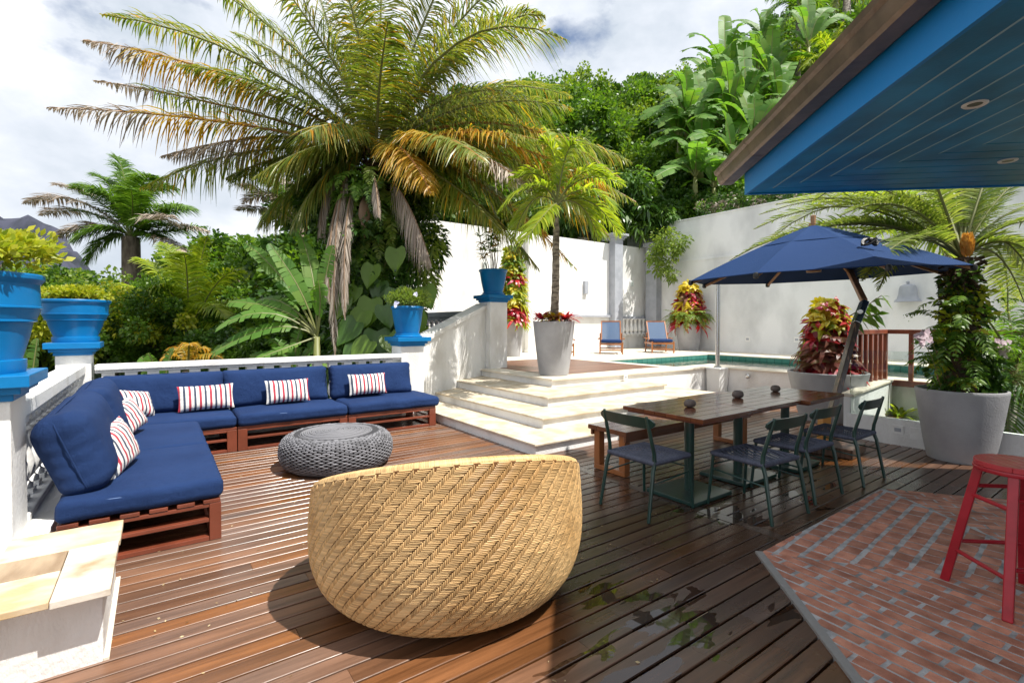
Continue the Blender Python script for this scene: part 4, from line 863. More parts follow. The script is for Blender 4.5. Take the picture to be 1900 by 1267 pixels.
c = copy_tree(DC); place(c, (5.42, 2.08, 0), R(0), 'green chair at the far end of the tables, closest to the big planter')
for o in COL.objects:
    if o.name.startswith('dining_chair'): o['group'] = 'dark green dining chairs'
# bench
bt = thing('wooden_bench', 'long orange brown wooden bench between the tables and the stairs', 'bench', (3.62, 3.18, 0)); BL = 2.25
mb = MB()
for i in range(4): mb.box(-.02, .0+i*.128+.001, .405, BL, .0+(i+1)*.128-.003, .45)
mb.build('seat', M_benchtop, bt, bevel=.003)
mb = MB(); mb.box(0, .02, .345, BL-.02, .045, .404); mb.box(0, .465, .345, BL-.02, .49, .404); mb.build('apron', M_benchtop, bt, bevel=.003)
for x in (.02, BL-.12):
    for y in (.05, .385): mb = MB(); mb.box(x, y, .052, x+.075, y+.075, .404); mb.build('leg', M_teak, bt, bevel=.004)
    mb = MB(); mb.box(x-.001, .05, .003, x+.076, .46, .0515); mb.build('foot_rail', M_teak, bt, bevel=.004)
# red stools
def stool():
    t = thing('bar_stool', 'red painted round bar stool standing on the brick paving', 'stool'); 
    mb = MB(); rr = .175; n = 7; 
    for i in range(n):
        y0 = -rr+2*rr*i/n+.001; y1 = -rr+2*rr*(i+1)/n-.001; q = []
        for k in range(9): y = y0+(y1-y0)*k/8; q.append((math.sqrt(max(rr*rr-y*y, 1e-5)), y))
        q2 = q+[(-x, y) for x, y in q[::-1]]; mb.prism(q2, .722, .75)
    mb.build('seat', M_redtop, t, bevel=.003)
    mb = MB(); mb.lathe([(.14, .69), (.178, .700), (.181, .712), (.178, .7215), (.14, .7215)], 40, cap=False); mb.build('seat_rim', M_red, t, smooth=True)
    cs = [(-1, -1), (1, -1), (1, 1), (-1, 1)]; lg = []
    for sx, sy in cs:
        a = Vector((sx*.205, sy*.205, 0.013)); b = Vector((sx*.105, sy*.105, .715)); lg.append((a, b)); mb = MB(); mb.bar(a, b, .042, .042, up=(sx, -sy, 0)); mb.build('leg', M_red, t, bevel=.005)
    for i in range(4):
        for h in ((.19, .52) if i % 2 == 0 else (.24, .57)):
            (a0, b0), (a1, b1) = lg[i], lg[(i+1) % 4]; p0 = a0.lerp(b0, h/.7); p1 = a1.lerp(b1, h/.7); mb = MB(); mb.tube([p0, p1], .0115, 10); mb.build('stretcher', M_red, t, smooth=True)
    return t
ST = stool(); ST['group'] = 'red bar stools'
sc_ = (G(1867, 1152)+G(1765, 1083))*.5; dd_ = (G(1765, 1083)-G(1867, 1152)); nrm = Vector((-dd_.y, dd_.x, 0)).normalized(); nrm = nrm if nrm.dot(Vector((1, .3, 0))) > 0 else -nrm
cc_ = sc_+nrm*.19
place(ST, (cc_.x, cc_.y, 0), math.atan2(dd_.y, dd_.x), 'red painted round bar stool standing in full view on the brick paving')
c = copy_tree(ST); c['group'] = 'red bar stools'; g = G(1893, 1168); place(c, (g.x+.25, g.y-.24, 0), R(10), 'red bar stool of which only one foot shows at the right edge')
# ================= umbrella =================
uc = D(1510, 500, 5.95); um = thing('cantilever_umbrella', 'navy octagonal cantilever umbrella over the dining tables', 'umbrella', (uc.x, uc.y, 0))
RU = 1.42; tilt = Matrix.Translation((0, 0, 2.04)) @ Matrix.Rotation(R(1.0), 4, Vector((RX, RY, 0))) @ Matrix.Rotation(R(1.7), 4, Vector((FX, FY, 0)).normalized()*-1)
ang0 = math.atan2(-FY, -FX)+R(4)
rimp = [Vector((RU*math.cos(ang0+R(-11)+i*R(45)), RU*math.sin(ang0+R(-11)+i*R(45)), 0)) for i in range(8)]
def canopy(r0, r1, z0, z1, sag, n=10):
    vs = []; fs = []
    for i in range(8):
        a, b = rimp[i], rimp[(i+1) % 8]
        base = len(vs)
        for j in range(n+1):
            t = j/n; rr = r0+(r1-r0)*t; z = z0+(z1-z0)*(t**1.12)
            for k in range(7):
                s_ = k/6; p = a.lerp(b, s_)*rr; bow = 4*s_*(1-s_); p = p*(1-.0*bow*t); z2 = z-sag*bow*math.sin(math.pi*min(1, t))*.5
                vs.append(tilt @ Vector((p.x, p.y, z2+.003*mnoise.noise(p*4))))
        for j in range(n):
            for k in range(6): q = base+j*7+k; fs.append((q, q+1, q+8, q+7))
    return vs, fs
mb = MB(); mb.add(*canopy(.30, 1.0, .44, .0, .03)); mb.build('canopy', M_umb, um, smooth=True, angle=12)
mb = MB(); mb.add(*canopy(.03, .42, .60, .38, .02, 5)); mb.build('vent_cap', M_umb, um, smooth=True, angle=12)
mb = MB()
for i in range(8): mb.tube([tilt @ (rimp[i]+Vector((0, 0, -.0))), tilt @ (rimp[(i+1) % 8]*1)], .006, 6)
mb.build('hem', M_umb, um)
hub = Vector((0, 0, .10))
for i in range(8):
    mb = MB(); a = tilt @ (rimp[i]*.995+Vector((0, 0, -.03))); b = tilt @ Vector((0, 0, .50)); mb.bar(a, b, .022, .03); r_ = mb.build('rib', M_pole, um, bevel=.003)
    mb = MB(); mb.bar(tilt @ (hub+rimp[i]*.03), tilt @ (rimp[i]*.52+Vector((0, 0, .20))), .02, .026); mb.build('strut', M_pole, r_, bevel=.003)
    mb = MB(); q = tilt @ (rimp[i]*1.0+Vector((0, 0, -.03))); mb.lathe([(.0, -.03), (.026, -.02), (.03, .01), (.02, .035), (0, .04)], 10, q); mb.build('pocket_tip', M_black, r_, smooth=True)
mb = MB(); mb.lathe([(.075, .05), (.08, .07), (.08, .10), (.05, .12)], 20, M=tilt); mb.build('hub', M_pole, um, smooth=True)
mb = MB(); mb.lathe([(.022, .12), (.022, .62), (.026, .62), (.03, .72), (.0, .73)], 16, M=tilt); mb.build('finial_pole', M_pole, um, smooth=True)
# rolled tie straps lying on the canopy
mb = MB(); p = tilt @ Vector((-FX*.98-RX*.03, -FY*.98-RY*.03, .26)); pts = []
for i in range(60): a = i*.55; pts.append(p+Vector((RX, RY, 0))*(.06*math.cos(a)+.02*math.cos(a*.37))+Vector((0, 0, 1))*(.035*math.sin(a*1.3)+.01)+Vector((FX, FY, 0))*(.03*math.sin(a*.7)))
mb.tube(pts, .010, 6); mb.tube([p+Vector((RX, RY, 0))*.06, p+Vector((RX, RY, 0))*.14+Vector((0, 0, .02)), p+Vector((RX, RY, 0))*.19, p+Vector((RX, RY, 0))*.12+Vector((0, 0, -.03))], .007, 6); mb.build('tie_strap', M_black, um, smooth=True)
fb = D(1527, 850, 5.65); fb.z = 0
j0 = D(1604, 560, 5.95); m0 = Vector((fb.x, fb.y, .12)); ax = D(1575, 470, 6.9)
off = Vector((uc.x, uc.y, 0))
jm = D(1588, 600, 5.85); top = tilt @ Vector((0, 0, .62))
mb = MB(); mb.bar(m0-off, jm-off, .085, .06, up=(RX, RY, 0)); mb.build('mast', M_mast, um, bevel=.006)
mb = MB(); mb.bar(jm-off, j0-off, .09, .07, up=(RX, RY, 0)); mb.tube([D(1596, 578, 5.80)-off, D(1596, 578, 5.75)-off], .03, 14); mb.build('clamp', M_steel, um, bevel=.005)
md = D(1570, 490, 6.9)
mb = MB(); mb.bar(j0-off, md-off, .06, .07); mb.bar(md-off, top+Vector((FX, FY, 0))*.05, .05, .06); mb.build('arm', M_pole, um, bevel=.005)
bb_ = D(1545, 845, 5.72)
mb = MB(); mb.box(-.26, -.26, .004, .26, .26, .11, M=TM((bb_.x-off.x, bb_.y-off.y, 0), rz=R(6))); mb.build('base', mat('wet_striped_wood_base', (.16, .10, .07), .3, var=(5, (.04, .025, .018), .38, .52), stretch=(1, 6, 1), coat=.5), um, bevel=.008)
mb = MB(); mb.bar(m0-off, m0-off+Vector((0, 0, .26))+(jm-m0).normalized()*.05, .11, .09, up=(RX, RY, 0)); mb.build('foot_bracket', mat('amber_wood', (.62, .26, .03), .35, coat=.4), um, bevel=.006)
# ================= loungers =================
def lounger():
    t = thing('deck_chair', 'x', 'deck chair'); w_ = .33
    for s_ in (-1, 1):
        mb = MB(); mb.bar((s_*w_, -.42, .30), (s_*w_, .60, .30), .035, .055); mb.build('side_rail', M_teak, t, bevel=.004)
        mb = MB(); mb.bar((s_*(w_-.0), -.42, .003), (s_*w_, -.42, .36), .04, .05, up=(0, 1, 0)); mb.build('leg', M_teak, t, bevel=.004)
        mb = MB(); mb.bar((s_*(w_-.0), .50, .003), (s_*w_, .30, .62), .04, .05, up=(0, 1, 0)); mb.build('leg', M_teak, t, bevel=.004)
        mb = MB(); mb.bar((s_*(w_+.05), -.05, .44), (s_*(w_+.05), .46, .46), .06, .025); mb.build('armrest', M_teak, t, bevel=.004)
    bk_ = thing('backrest', None, None); bk_.parent = t
    mb = MB(); a = Vector((0, .12, .33)); b = Vector((0, .52, .98))
    for s_ in (-1, 1): mb.bar(a+Vector((s_*.29, 0, 0)), b+Vector((s_*.29, 0, 0)), .035, .03)
    for q in (0, 1): c = a.lerp(b, q); mb.bar(c+Vector((-.31, 0, 0)), c+Vector((.31, 0, 0)), .03, .045)
    mb.build('back_frame', M_teak, bk_, bevel=.003)
    mb = MB(); n_ = (b-a).cross(Vector((1, 0, 0))).normalized()*.003; mb.hexa([a+Vector((-.275, 0, 0))-n_, a+Vector((.275, 0, 0))-n_, a+Vector((.275, 0, 0))+n_, a+Vector((-.275, 0, 0))+n_], [b+Vector((-.275, 0, 0))-n_, b+Vector((.275, 0, 0))-n_, b+Vector((.275, 0, 0))+n_, b+Vector((-.275, 0, 0))+n_]); mb.build('sling', M_sling, bk_)
    mb = MB(); rbox(mb, .30, .30, .045, .035, 6, M=TM((0, -.15, .385))); mb.build('seat_pad', M_navy, t, smooth='all')
    mb = MB(); mb.bar((-w_, -.42, .30), (w_, -.42, .30), .03, .05); mb.bar((-w_, -.40, .12), (w_, -.40, .12), .03, .04); mb.bar((-w_, .45, .14), (w_, .45, .14), .03, .04); mb.build('cross_rail', M_teak, t, bevel=.003)
    return t
LN = lounger(); LN['group'] = 'blue and teak deck chairs by the pool'
a, b = G(1104.3, 657, TZ), G(1161.5, 657.5, TZ); m_ = (a+b)/2; rz = -math.atan2(RX*0+.62, 1)*0
place(LN, (m_.x+.32, m_.y+.28, TZ), R(-46), 'blue sling deck chair in front of the grey pilaster')
c = copy_tree(LN); a, b = G(1203, 655, TZ), G(1256, 655.5, TZ); m_ = (a+b)/2; place(c, (m_.x+.26, m_.y+.32, TZ), R(-38), 'blue sling deck chair between the white balusters and the fern planter')
c = copy_tree(LN); a = G(1072, 661, TZ); place(c, (a.x-.05, a.y+.65, TZ), R(-38), 'deck chair almost wholly hidden behind the big landing planter')
for o in COL.objects:
    if o.name.startswith('deck_chair'): o['group'] = 'blue and teak deck chairs by the pool'
# ================= plants =================
UP = np.array([0, 0, 1.0])
def nrmz(a): return a/np.maximum(np.linalg.norm(a, axis=-1, keepdims=True), 1e-9)
def strips(nb, P, W, mi=0):
    """P (n,k,3) centre lines, W (n,k,3) half width vectors"""
    n, k = P.shape[:2]; V = np.stack([P-W, P+W], 2).reshape(n, k*2, 3); q = np.arange(k-1)[:, None]*2+np.array([0, 1, 3, 2])[None]
    F = (np.arange(n)[:, None, None]*(k*2)+q[None]).reshape(-1, 4)
    m = mi if np.isscalar(mi) else np.repeat(np.asarray(mi), k-1)
    nb.add(V.reshape(-1, 3), F, m)
WPR = np.array([.45, 1.0, .8, .08])
def bez(P0, P1, P2, t): t = t[:, None]; return (1-t)**2*P0+2*t*(1-t)*P1+t*t*P2
def frond(nb, P0, P1, P2, n=60, ll=.6, wd=.018, droop=.35, mi=0, lift=.25, fwd=.55, t0=.14, jit=.12, asym=(1, 1), rach=None, rr=.018, endl=.25, hang=0, frac=None):
    P0, P1, P2 = (np.array(p, float) for p in (P0, P1, P2)); t = np.linspace(t0, 1, n); B = bez(P0, P1, P2, t)
    T = nrmz(2*(1-t[:, None])*(P1-P0)+2*t[:, None]*(P2-P1)); Sd = nrmz(np.cross(T, UP)+1e-4); Nn = np.cross(Sd, T)
    env = (np.sin(np.pi*np.clip((t-t0)/(1-t0)*.86+.10, 0, 1))**.55)*(1-(1-endl)*np.clip((t-.75)/.25, 0, 1)**2)
    for k, sg in enumerate((-1, 1)):
        d = nrmz(Sd*sg+T*(fwd+.5*np.clip(t-.6, 0, 1)[:, None])+Nn*lift+rng.normal(0, jit, (n, 3))); L_ = (ll*asym[k]*env*rng.uniform(.82, 1.08, n))[:, None]
        if hang: d = nrmz(d*(1-hang)+np.array([0, 0, -1.0])*hang+T*hang*.2)
        ks = np.linspace(0, 1, 4)[None, :, None]; dr = droop*rng.uniform(.6, 1.4, (n, 1, 1))
        P = B[:, None]+d[:, None]*L_[:, None]*ks*(1-.12*ks*dr)-UP*(L_[:, None]*dr*ks**2.2)
        w_ = nrmz(T-d*np.sum(T*d, -1, keepdims=True)+rng.normal(0, .25, (n, 3)))*wd
        Wv = w_[:, None]*WPR[None, :, None]*np.ones((n, 1, 1))
        m = mi if not callable(mi) else mi(t)
        strips(nb, P, Wv, m)
    if rach is not None:
        tt = np.linspace(0, 1, 9); rach.tube([tuple(x) for x in bez(P0, P1, P2, tt)], [rr*(1-.8*x)+.003 for x in tt], 6)
def leaves(nb, pos, dirs, ln, wd, mi=0, curl=.25, nk=4):
    """simple pointed leaves; pos,dirs (n,3); ln,wd (n,)"""
    n = len(pos); d = nrmz(dirs); s_ = nrmz(np.cross(d, rng.normal(0, 1, (n, 3)))+1e-4)
    ks = np.linspace(0, 1, 3)[None, :, None]; P = pos[:, None]+d[:, None]*ln[:, None, None]*ks-UP*(curl*ln[:, None, None]*ks**2)
    Wv = s_[:, None]*(wd[:, None, None]*np.array([.25, 1, .1])[None, :, None]); strips(nb, P, Wv, mi)
def blob(nb, c, rad, n, ln, wd, mi=0, nclump=40, tight=.33, shell=.55, curl=.25, flat=0, upb=.35):
    c = np.array(c, float); rad = np.array(rad, float); q = nrmz(rng.normal(0, 1, (nclump, 3))); 
    if flat: q[:, 2] = np.abs(q[:, 2])*1.0-flat
    q *= rng.uniform(shell, 1.0, (nclump, 1)); cs = rng.uniform(.6, 1.35, nclump)
    k = rng.integers(0, nclump, n); o_ = nrmz(rng.normal(0, 1, (n, 3)))*rng.uniform(.25, 1, (n, 1))**.6
    pos = c+(q[k]+o_*tight*cs[k][:, None])*rad; d = nrmz(o_*.9+q[k]*.5+np.array([0, 0, upb])+rng.normal(0, .45, (n, 3)))
    m = mi if np.isscalar(mi) else np.asarray(mi)[rng.integers(0, len(mi), nclump)][k]
    leaves(nb, pos, d, ln*rng.uniform(.6, 1.2, n), wd*rng.uniform(.6, 1.2, n), m, curl)
def rosette(nb, c, n, L_, wd, mi=0, up=.75, droop=.55, ax=(0, 0, 1), spread=1):
    c = np.array(c, float); a = rng.uniform(0, 2*np.pi, n)+np.arange(n)*2.4; ax = nrmz(np.array(ax, float)[None])[0]
    t1 = nrmz(np.cross(ax, [.3, .9, .2])[None])[0]; t2 = np.cross(ax, t1); e = rng.uniform(.15, 1.25, n)*up
    d = nrmz((np.cos(a)[:, None]*t1+np.sin(a)[:, None]*t2)*spread+ax*e[:, None]); L_ = L_*rng.uniform(.7, 1.1, n)
    ks = np.linspace(0, 1, 5)[None, :, None]; P = c+d[:, None]*L_[:, None, None]*ks-ax*(droop*L_[:, None, None]*ks**2.5*.7)
    s_ = nrmz(np.cross(d, ax)); Wv = s_[:, None]*wd*np.array([.8, 1, .95, .7, .08])[None, :, None]*np.ones((n, 1, 1)); strips(nb, P, Wv, mi)
def banana_leaf(nb, P0, P1, P2, wd, mi=0, n=34, droop=.25, rach=None, rr=.02, t0=.12, torn=.12, face=.75):
    P0, P1, P2 = (np.array(p, float) for p in (P0, P1, P2)); t = np.linspace(t0, 1, n+1); B = bez(P0, P1, P2, t)
    T = nrmz(2*(1-t[:, None])*(P1-P0)+2*t[:, None]*(P2-P1)); up_ = UP+np.array([-FX+rng.uniform(-.4, .4), -FY+rng.uniform(-.4, .4), 0])*face*rng.uniform(.5, 1.4); Sd = nrmz(np.cross(T, up_)+1e-4); Nn = np.cross(Sd, T)
    env = np.clip(np.sin(np.pi*np.clip((t-t0)/(1-t0)*.93+.05, 0, 1)), 0, 1)**.42
    V = []; F = []; 
    for sg in (-1, 1):
        i = 0; drp = 0
        while i < n:
            ln = min(rng.integers(2, 7), n-i); dz = droop*rng.uniform(.5, 1.5); b = len(V); tw = rng.uniform(-.06, .06)
            for j in range(ln+1):
                g = 1-(torn*rng.uniform(.3, 1) if j in (0, ln) else 0)
                for k, q in enumerate((0, .35, .7, 1.0)):
                    V.append(B[i+j]+(Sd[i+j]*sg+Nn[i+j]*(.28+tw))*wd*env[i+j]*q+T[i+j]*(wd*.25*q+(.012*(1 if j == 0 else -1) if j in (0, ln) else 0)*q)-UP*dz*wd*q*q)
            for j in range(ln):
                for k in range(3): F.append((b+j*4+k, b+j*4+k+1, b+(j+1)*4+k+1, b+(j+1)*4+k))
            i += ln
    nb.add(V, F, mi)
    if rach is not None: tt = np.linspace(0, 1, 8); rach.tube([tuple(x) for x in bez(P0, P1, P2, tt)], [rr*(1-.75*x)+.002 for x in tt], 6)
def heart(nb, c, d, nrm, sz, mi=0):
    c = np.array(c, float); d = nrmz(np.array(d, float)[None])[0]; s_ = nrmz(np.cross(d, nrm)[None])[0]; n_ = np.cross(s_, d)
    ks = np.array([-.22, -.1, .05, .25, .5, .75, 1.0]); w_ = np.array([.30, .45, .52, .5, .38, .2, .01]); V = []; F = []
    for k, x in enumerate(ks):
        for q in (-1, -.5, 0, .5, 1): V.append(c+d*x*sz+s_*w_[k]*sz*q+n_*sz*(.10*abs(q)-.12*x*x)+d*(-.12*sz*abs(q) if k < 2 else 0))
    for k in range(6):
        for q in range(4): F.append((k*5+q, k*5+q+1, k*5+6+q, k*5+5+q))
    nb.add(V, F, mi)
def limb(mb, a, b, r0, r1, n=7, wob=.06, seg=6):
    a = Vector(a); b = Vector(b); pts = []; rs = []
    for i in range(seg+1):
        t = i/seg; p = a.lerp(b, t)+Vector((mnoise.noise(a+Vector((t*2, 0, 0))), mnoise.noise(b+Vector((0, t*2, 0))), 0))*wob*math.sin(math.pi*t)*(b-a).length; pts.append(p); rs.append(r0+(r1-r0)*t)
    mb.tube(pts, rs, n)
# ---------- pots ----------
def bluepot(loc, lab, r0, r1, h, bands=True):
    t = thing('blue_pot', lab, 'plant pot', loc, 0, 'glossy blue plant pots on the pillars'); mb = MB()
    if bands:
        pr = [(r0*.9, .0), (r0*1.04, .0), (r0*1.07, .05*h), (r0*1.07, .13*h), (r0*1.0, .135*h), (r0*1.0, .15*h)]
        for q in (.3, .45): rr = r0+(r1-r0)*q; pr.append((rr, q*h+.06*h))
        rr = r0+(r1-r0)*.56; pr += [(rr, .515*h), (rr+.008, .52*h), (rr+.008, .535*h), (rr+.004, .54*h), (rr+.025, .65*h), (rr+.033, .655*h), (rr+.033, .67*h), (rr+.026, .675*h), (r1*.93, .90*h), (r1*.97, .925*h), (r1*1.0, .95*h), (r1, .985*h), (r1*.985, h), (r1*.95, h), (r1*.93, .93*h), (r1*.9, .9*h)]
    else:
        pr = [(r0*.9, 0), (r0*1.25, 0), (r0*1.28, .015), (r0*1.12, .03), (r0*1.12, .055), (r0, .06), (r0+(r1-r0)*.45, .5*h), (r1*.93, .90*h), (r1*.99, .93*h), (r1, .97*h), (r1*.97, h), (r1*.92, .99*h), (r1*.9, .9*h)]
    mb.lathe(pr, 48, cap=False); mb.build('pot', M_blue, t, smooth=True, angle=28)
    mb = MB(); mb.lathe([(r1*.91, .9*h), (0.01, .92*h)], 24, cap=False); mb.build('soil', M_soil, t)
    return t
def plantpot(loc, lab, r0, r1, h, grp='tall grey tapered planters'):
    t = thing('grey_planter', lab, 'planter', loc, 0, grp); mb = MB(); pr = [(r0*.85, .0), (r0*.97, .0), (r0, .03)]
    for q in (.25, .5, .75, .95): pr.append((r0+(r1-r0)*q**.92, h*q))
    pr += [(r1*.995, h*.985), (r1*.985, h), (r1*.93, h), (r1*.91, h*.985), (r1*.88, h*.88)]
    mb.lathe(pr, 56, cap=False); mb.build('pot', M_pot, t, smooth=True, angle=35)
    mb = MB(); mb.lathe([(r1*.885, h*.9), (r1*.4, h*.93), (.01, h*.93)], 32, cap=False); mb.build('soil', M_soil, t, smooth='all'); return t
def plant(name, lab, cat, loc, grp=None): return thing(name, lab, cat, loc, 0, grp)
p1 = (-.865, 4.0, 1.2); bluepot(p1, 'nearest big blue pot at the left edge of the photo', .235, .335, .56)
p2 = (-.755, 7.665, 1.262); bluepot(p2, 'big banded blue pot on the corner pillar', .20, .325, .49)
p3 = (3.365, 7.65, 1.258); bluepot(p3, 'smaller blue pot on the pillar at the foot of the stair wall', .185, .27, .50, False)
p4 = (5.71, 8.65, 2.06); bluepot(p4, 'smaller blue pot on the tall upper pillar', .20, .30, .53, False)
def shrub_in(loc, lab, r, h, mats, n=2600, ln=.05, wd=.016, zc=0, name='potted_shrub', cat='potted plant', nclump=70):
    t = plant(name, lab, cat, loc); nb = NB(); blob(nb, (0, 0, zc), (r, r, h), n, ln, wd, 0, nclump, .25, .45, .15, .15, .6); nb.build('foliage', mats, t)
    mb = MB()
    for i in range(9): a = i*.7; limb(mb, (.05*math.cos(a), .05*math.sin(a), -h*.6), (r*.6*math.cos(a), r*.6*math.sin(a), zc+h*.2), .006, .003, 5)
    mb.build('stem', M_bark, t); return t
shrub_in((p1[0], p1[1], p1[2]+.55), 'golden green shrub filling the nearest blue pot', .40, .24, [L_lime], 5200, .055, .017, .12)
shrub_in((p2[0], p2[1], p2[2]+.47), 'low golden green shrub in the corner blue pot', .33, .12, [L_lime], 3200, .05, .016, .07)
t = shrub_in((p3[0], p3[1], p3[2]+.48), 'airy light green plant with pale lilac flowers in the small blue pot', .36, .22, [L_fern], 3000, .055, .010, .12)
_lil = leafmat('lilac_petals', [(.6, .6, .85), (.75, .75, .9)], .5, .3, (1, 1, 1))
for q in ((-.30, -.22, .03), (-.02, -.36, .20), (-.27, -.20, .07)): nb = NB(); rosette(nb, q, 8, .05, .02, 0, .3, .1, (-.5, -.8, .3)); nb.build('flower', _lil, t)
t = plant('potted_palm', 'young dark leafy canes growing in the upper blue pot', 'potted plant', (p4[0], p4[1], p4[2]+.48)); nb = NB(); mb = MB()
for i in range(9):
    a = rng.uniform(0, 6.28); h = rng.uniform(.35, 1.0); q = Vector((.12*math.cos(a), .12*math.sin(a), 0)); e = Vector((.28*math.cos(a), .28*math.sin(a), h)); limb(mb, q, e, .010, .006, 5)
    for z in (1, .8, .62): pp = q.lerp(e, z); rosette(nb, pp, 9, .26, .017, int(rng.random() < .25), .9, .6)
nb.build('foliage', [L_mid, L_palmy], t); mb.build('stem', M_bark, t)
# ---------- landing planter with palm ----------
g = G(1030, 698, TZ)+Vector((FX, FY, 0))*.27; PL = (g.x, g.y, TZ+.006); plantpot(PL, 'grey planter with a slim palm on the stair landing', .265, .375, .95)
t = plant('slim_palm', 'slim palm with a ringed trunk and fresh green crown growing in the landing planter', 'palm', (g.x, g.y, TZ+.9)); mb = MB()
zc = D(1035, 375, 7.85).z-TZ-.9; lean = D(1035, 375, 7.85)-Vector((g.x, g.y, 0)); pts = []; rs = []
for i in range(22):
    s_ = i/21; pts.append((lean.x*s_*.9+.012*math.sin(s_*5), lean.y*s_*.9, zc*s_)); rs.append((.075-.028*s_)*(1.06 if i % 2 else .97) if s_ < .82 else .040-.02*(s_-.82)*3)
mb.tube(pts, rs, 14); mb.build('trunk', M_palmbark, t, smooth='all')
nb = NB(); mb = MB(); cp = np.array((pts[-1][0], pts[-1][1], zc))
def loc_(px, py, d, o): q = D(px, py, d); return np.array((q.x-o[0], q.y-o[1], q.z-o[2]))
O = (g.x, g.y, TZ+.9)
for (cx, cy, ex, ey, d) in ((1000, 300, 925, 395, 7.6), (985, 330, 950, 450, 8.2), (1010, 290, 945, 340, 8.0), (1040, 262, 1000, 262, 7.9), (1050, 255, 1068, 270, 7.7), (1085, 285, 1128, 330, 7.9), (1095, 320, 1140, 390, 7.5), (1080, 350, 1112, 445, 8.1), (1020, 380, 968, 455, 7.3), (1075, 300, 1160, 345, 8.3), (1040, 280, 1010, 235, 8.2), (1100, 340, 1150, 440, 8.2)):
    frond(nb, cp, loc_(cx, cy, (d+7.85)/2, O), loc_(ex, ey, d, O), 44, .42, .017, .45, 0, .35, .75, .16, rach=mb, rr=.013)
nb.build('fronds', [L_young], t); mb.build('stalks', M_rach, t)
t = plant('bromeliads', 'red and yellow bromeliads ringing the palm in the landing planter', 'bromeliads', (g.x, g.y, TZ+.94)); nb = NB()
for i, (a, r, m_, L_) in enumerate(((-2.6, .26, 0, .30), (-2.0, .2, 1, .2), (-1.35, .12, 1, .30), (-.5, .22, 0, .30), (-.9, .27, 0, .2), (.4, .24, 0, .26), (1.6, .22, 1, .24), (2.7, .22, 2, .24), (-1.7, .28, 2, .2))):
    a -= YAW*0; x = RX*r*math.cos(a)+FX*r*math.sin(a); y = RY*r*math.cos(a)+FY*r*math.sin(a); rosette(nb, (x, y, .05), 24, L_*1.25, .026, m_, 1.0, .5)
nb.build('foliage', [L_red, L_yel, L_purp], t)
for i in range(26):
    a = rng.uniform(0, 6.28); r = rng.uniform(.1, .31); k = rng.uniform(.018, .04); mb = MB(); mb.lathe([(0, -k*.6), (k*.8, -k*.3), (k, 0), (k*.7, k*.45), (0, k*.6)], 8, (r*math.cos(a), r*math.sin(a), .02), cap=False); mb.build('pebble', M_coping, t, smooth='all')
# ---------- planter behind pillar ----------
def croton(px, base_y, d, r0, r1, h, lab, lab2, ytop, wcol, seed, mixm, fern=False):
    g = D(px, base_y, d); z0 = TZ if g.z > .2 else 0; loc = (g.x, g.y, z0+.002); plantpot(loc, lab, r0, r1, h)
    zt = D(px, ytop, d).z; t = plant('bromeliad_tower', lab2, 'bromeliads', (g.x, g.y, z0+h*.92)); H = zt-z0-h*.92; nb = NB(); mb = MB(); limb(mb, (0, 0, 0), (.0, 0, H), .09, .05, 9, .02); mb.build('trunk', M_fibre, t)
    n = int(34+H*24)
    for i in range(n):
        z = H*i/n; a = i*2.4; ww = wcol*(1-.45*(z/H)**2); x, y = ww*.55*math.cos(a), ww*.55*math.sin(a); m_ = mixm(z/H, a)
        rosette(nb, (x, y, z), 14, ww*rng.uniform(.6, 1.05), .03*max(1, wcol/.4), m_, .9, .6, (math.cos(a)*.8, math.sin(a)*.8, .7))
    nb.build('foliage', [L_lime, L_red, L_yel, L_purp, L_mid], t)
    if fern:
        nb = NB()
        for i in range(70):
            a = rng.uniform(0, 6.28); L_ = rng.uniform(.6, 1.05); e = np.array((math.cos(a)*L_*1.0, math.sin(a)*L_*1.0, rng.uniform(-.35, .55))); frond(nb, (0, 0, .1), (e[0]*.6, e[1]*.6, .65), e, 26, .12, .012, .3, 0, .1, .5, .2)
        nb.build('fern_fronds', [L_fern], t)
    return t
croton(951, 660, 13.9, .22, .31, .96, 'grey planter standing behind the tall upper pillar', 'tall column of green and yellow leaves with red tufts behind the upper pillar', 462, .50, 5, lambda z, a: 1 if (.08 < z < .2 and math.sin(a) < .1) or (.55 < z < .62) else rng.choice([0, 0, 2, 4]))
croton(1278, 648, 17.1, .32, .44, .90, 'grey planter in the far corner beside the deck chairs', 'bushy fern with red and yellow bromeliads in the far corner planter', 528, .62, 6, lambda z, a: rng.choice([1, 3, 2, 1]) if z < .8 else 2, True)
t4 = croton(1534, 790, 7.65, .37, .545, .74, 'wide grey planter behind the tables', 'tower of red, maroon and yellow bromeliads behind the tables', 562, .46, 7, lambda z, a: (1 if z < .12 else (3 if z < .45 else (rng.choice([3, 1, 0]) if z < .7 else rng.choice([2, 2, 0, 1])))))
nb = NB(); mb = MB(); O4 = tuple(t4.location)
for (px, py, d) in ((1608, 556, 7.3), (1600, 590, 7.3)):
    a = loc_(1556, 600, 7.6, O4); b = loc_(px+28, py-8, d, O4); limb(mb, tuple(a), tuple(b), .012, .005, 6)
    for i in range(12): q = a+(b-a)*(.4+.6*i/11); leaves(nb, np.array([q]), np.array([[RX*rng.uniform(.1, .8), RY*rng.uniform(.1, .8), rng.uniform(-.9, .3)]]), np.array([.20]), np.array([.035]), 0)
nb.build('broad_leaves', [L_mid], t4); mb.build('branch', M_bark, t4)
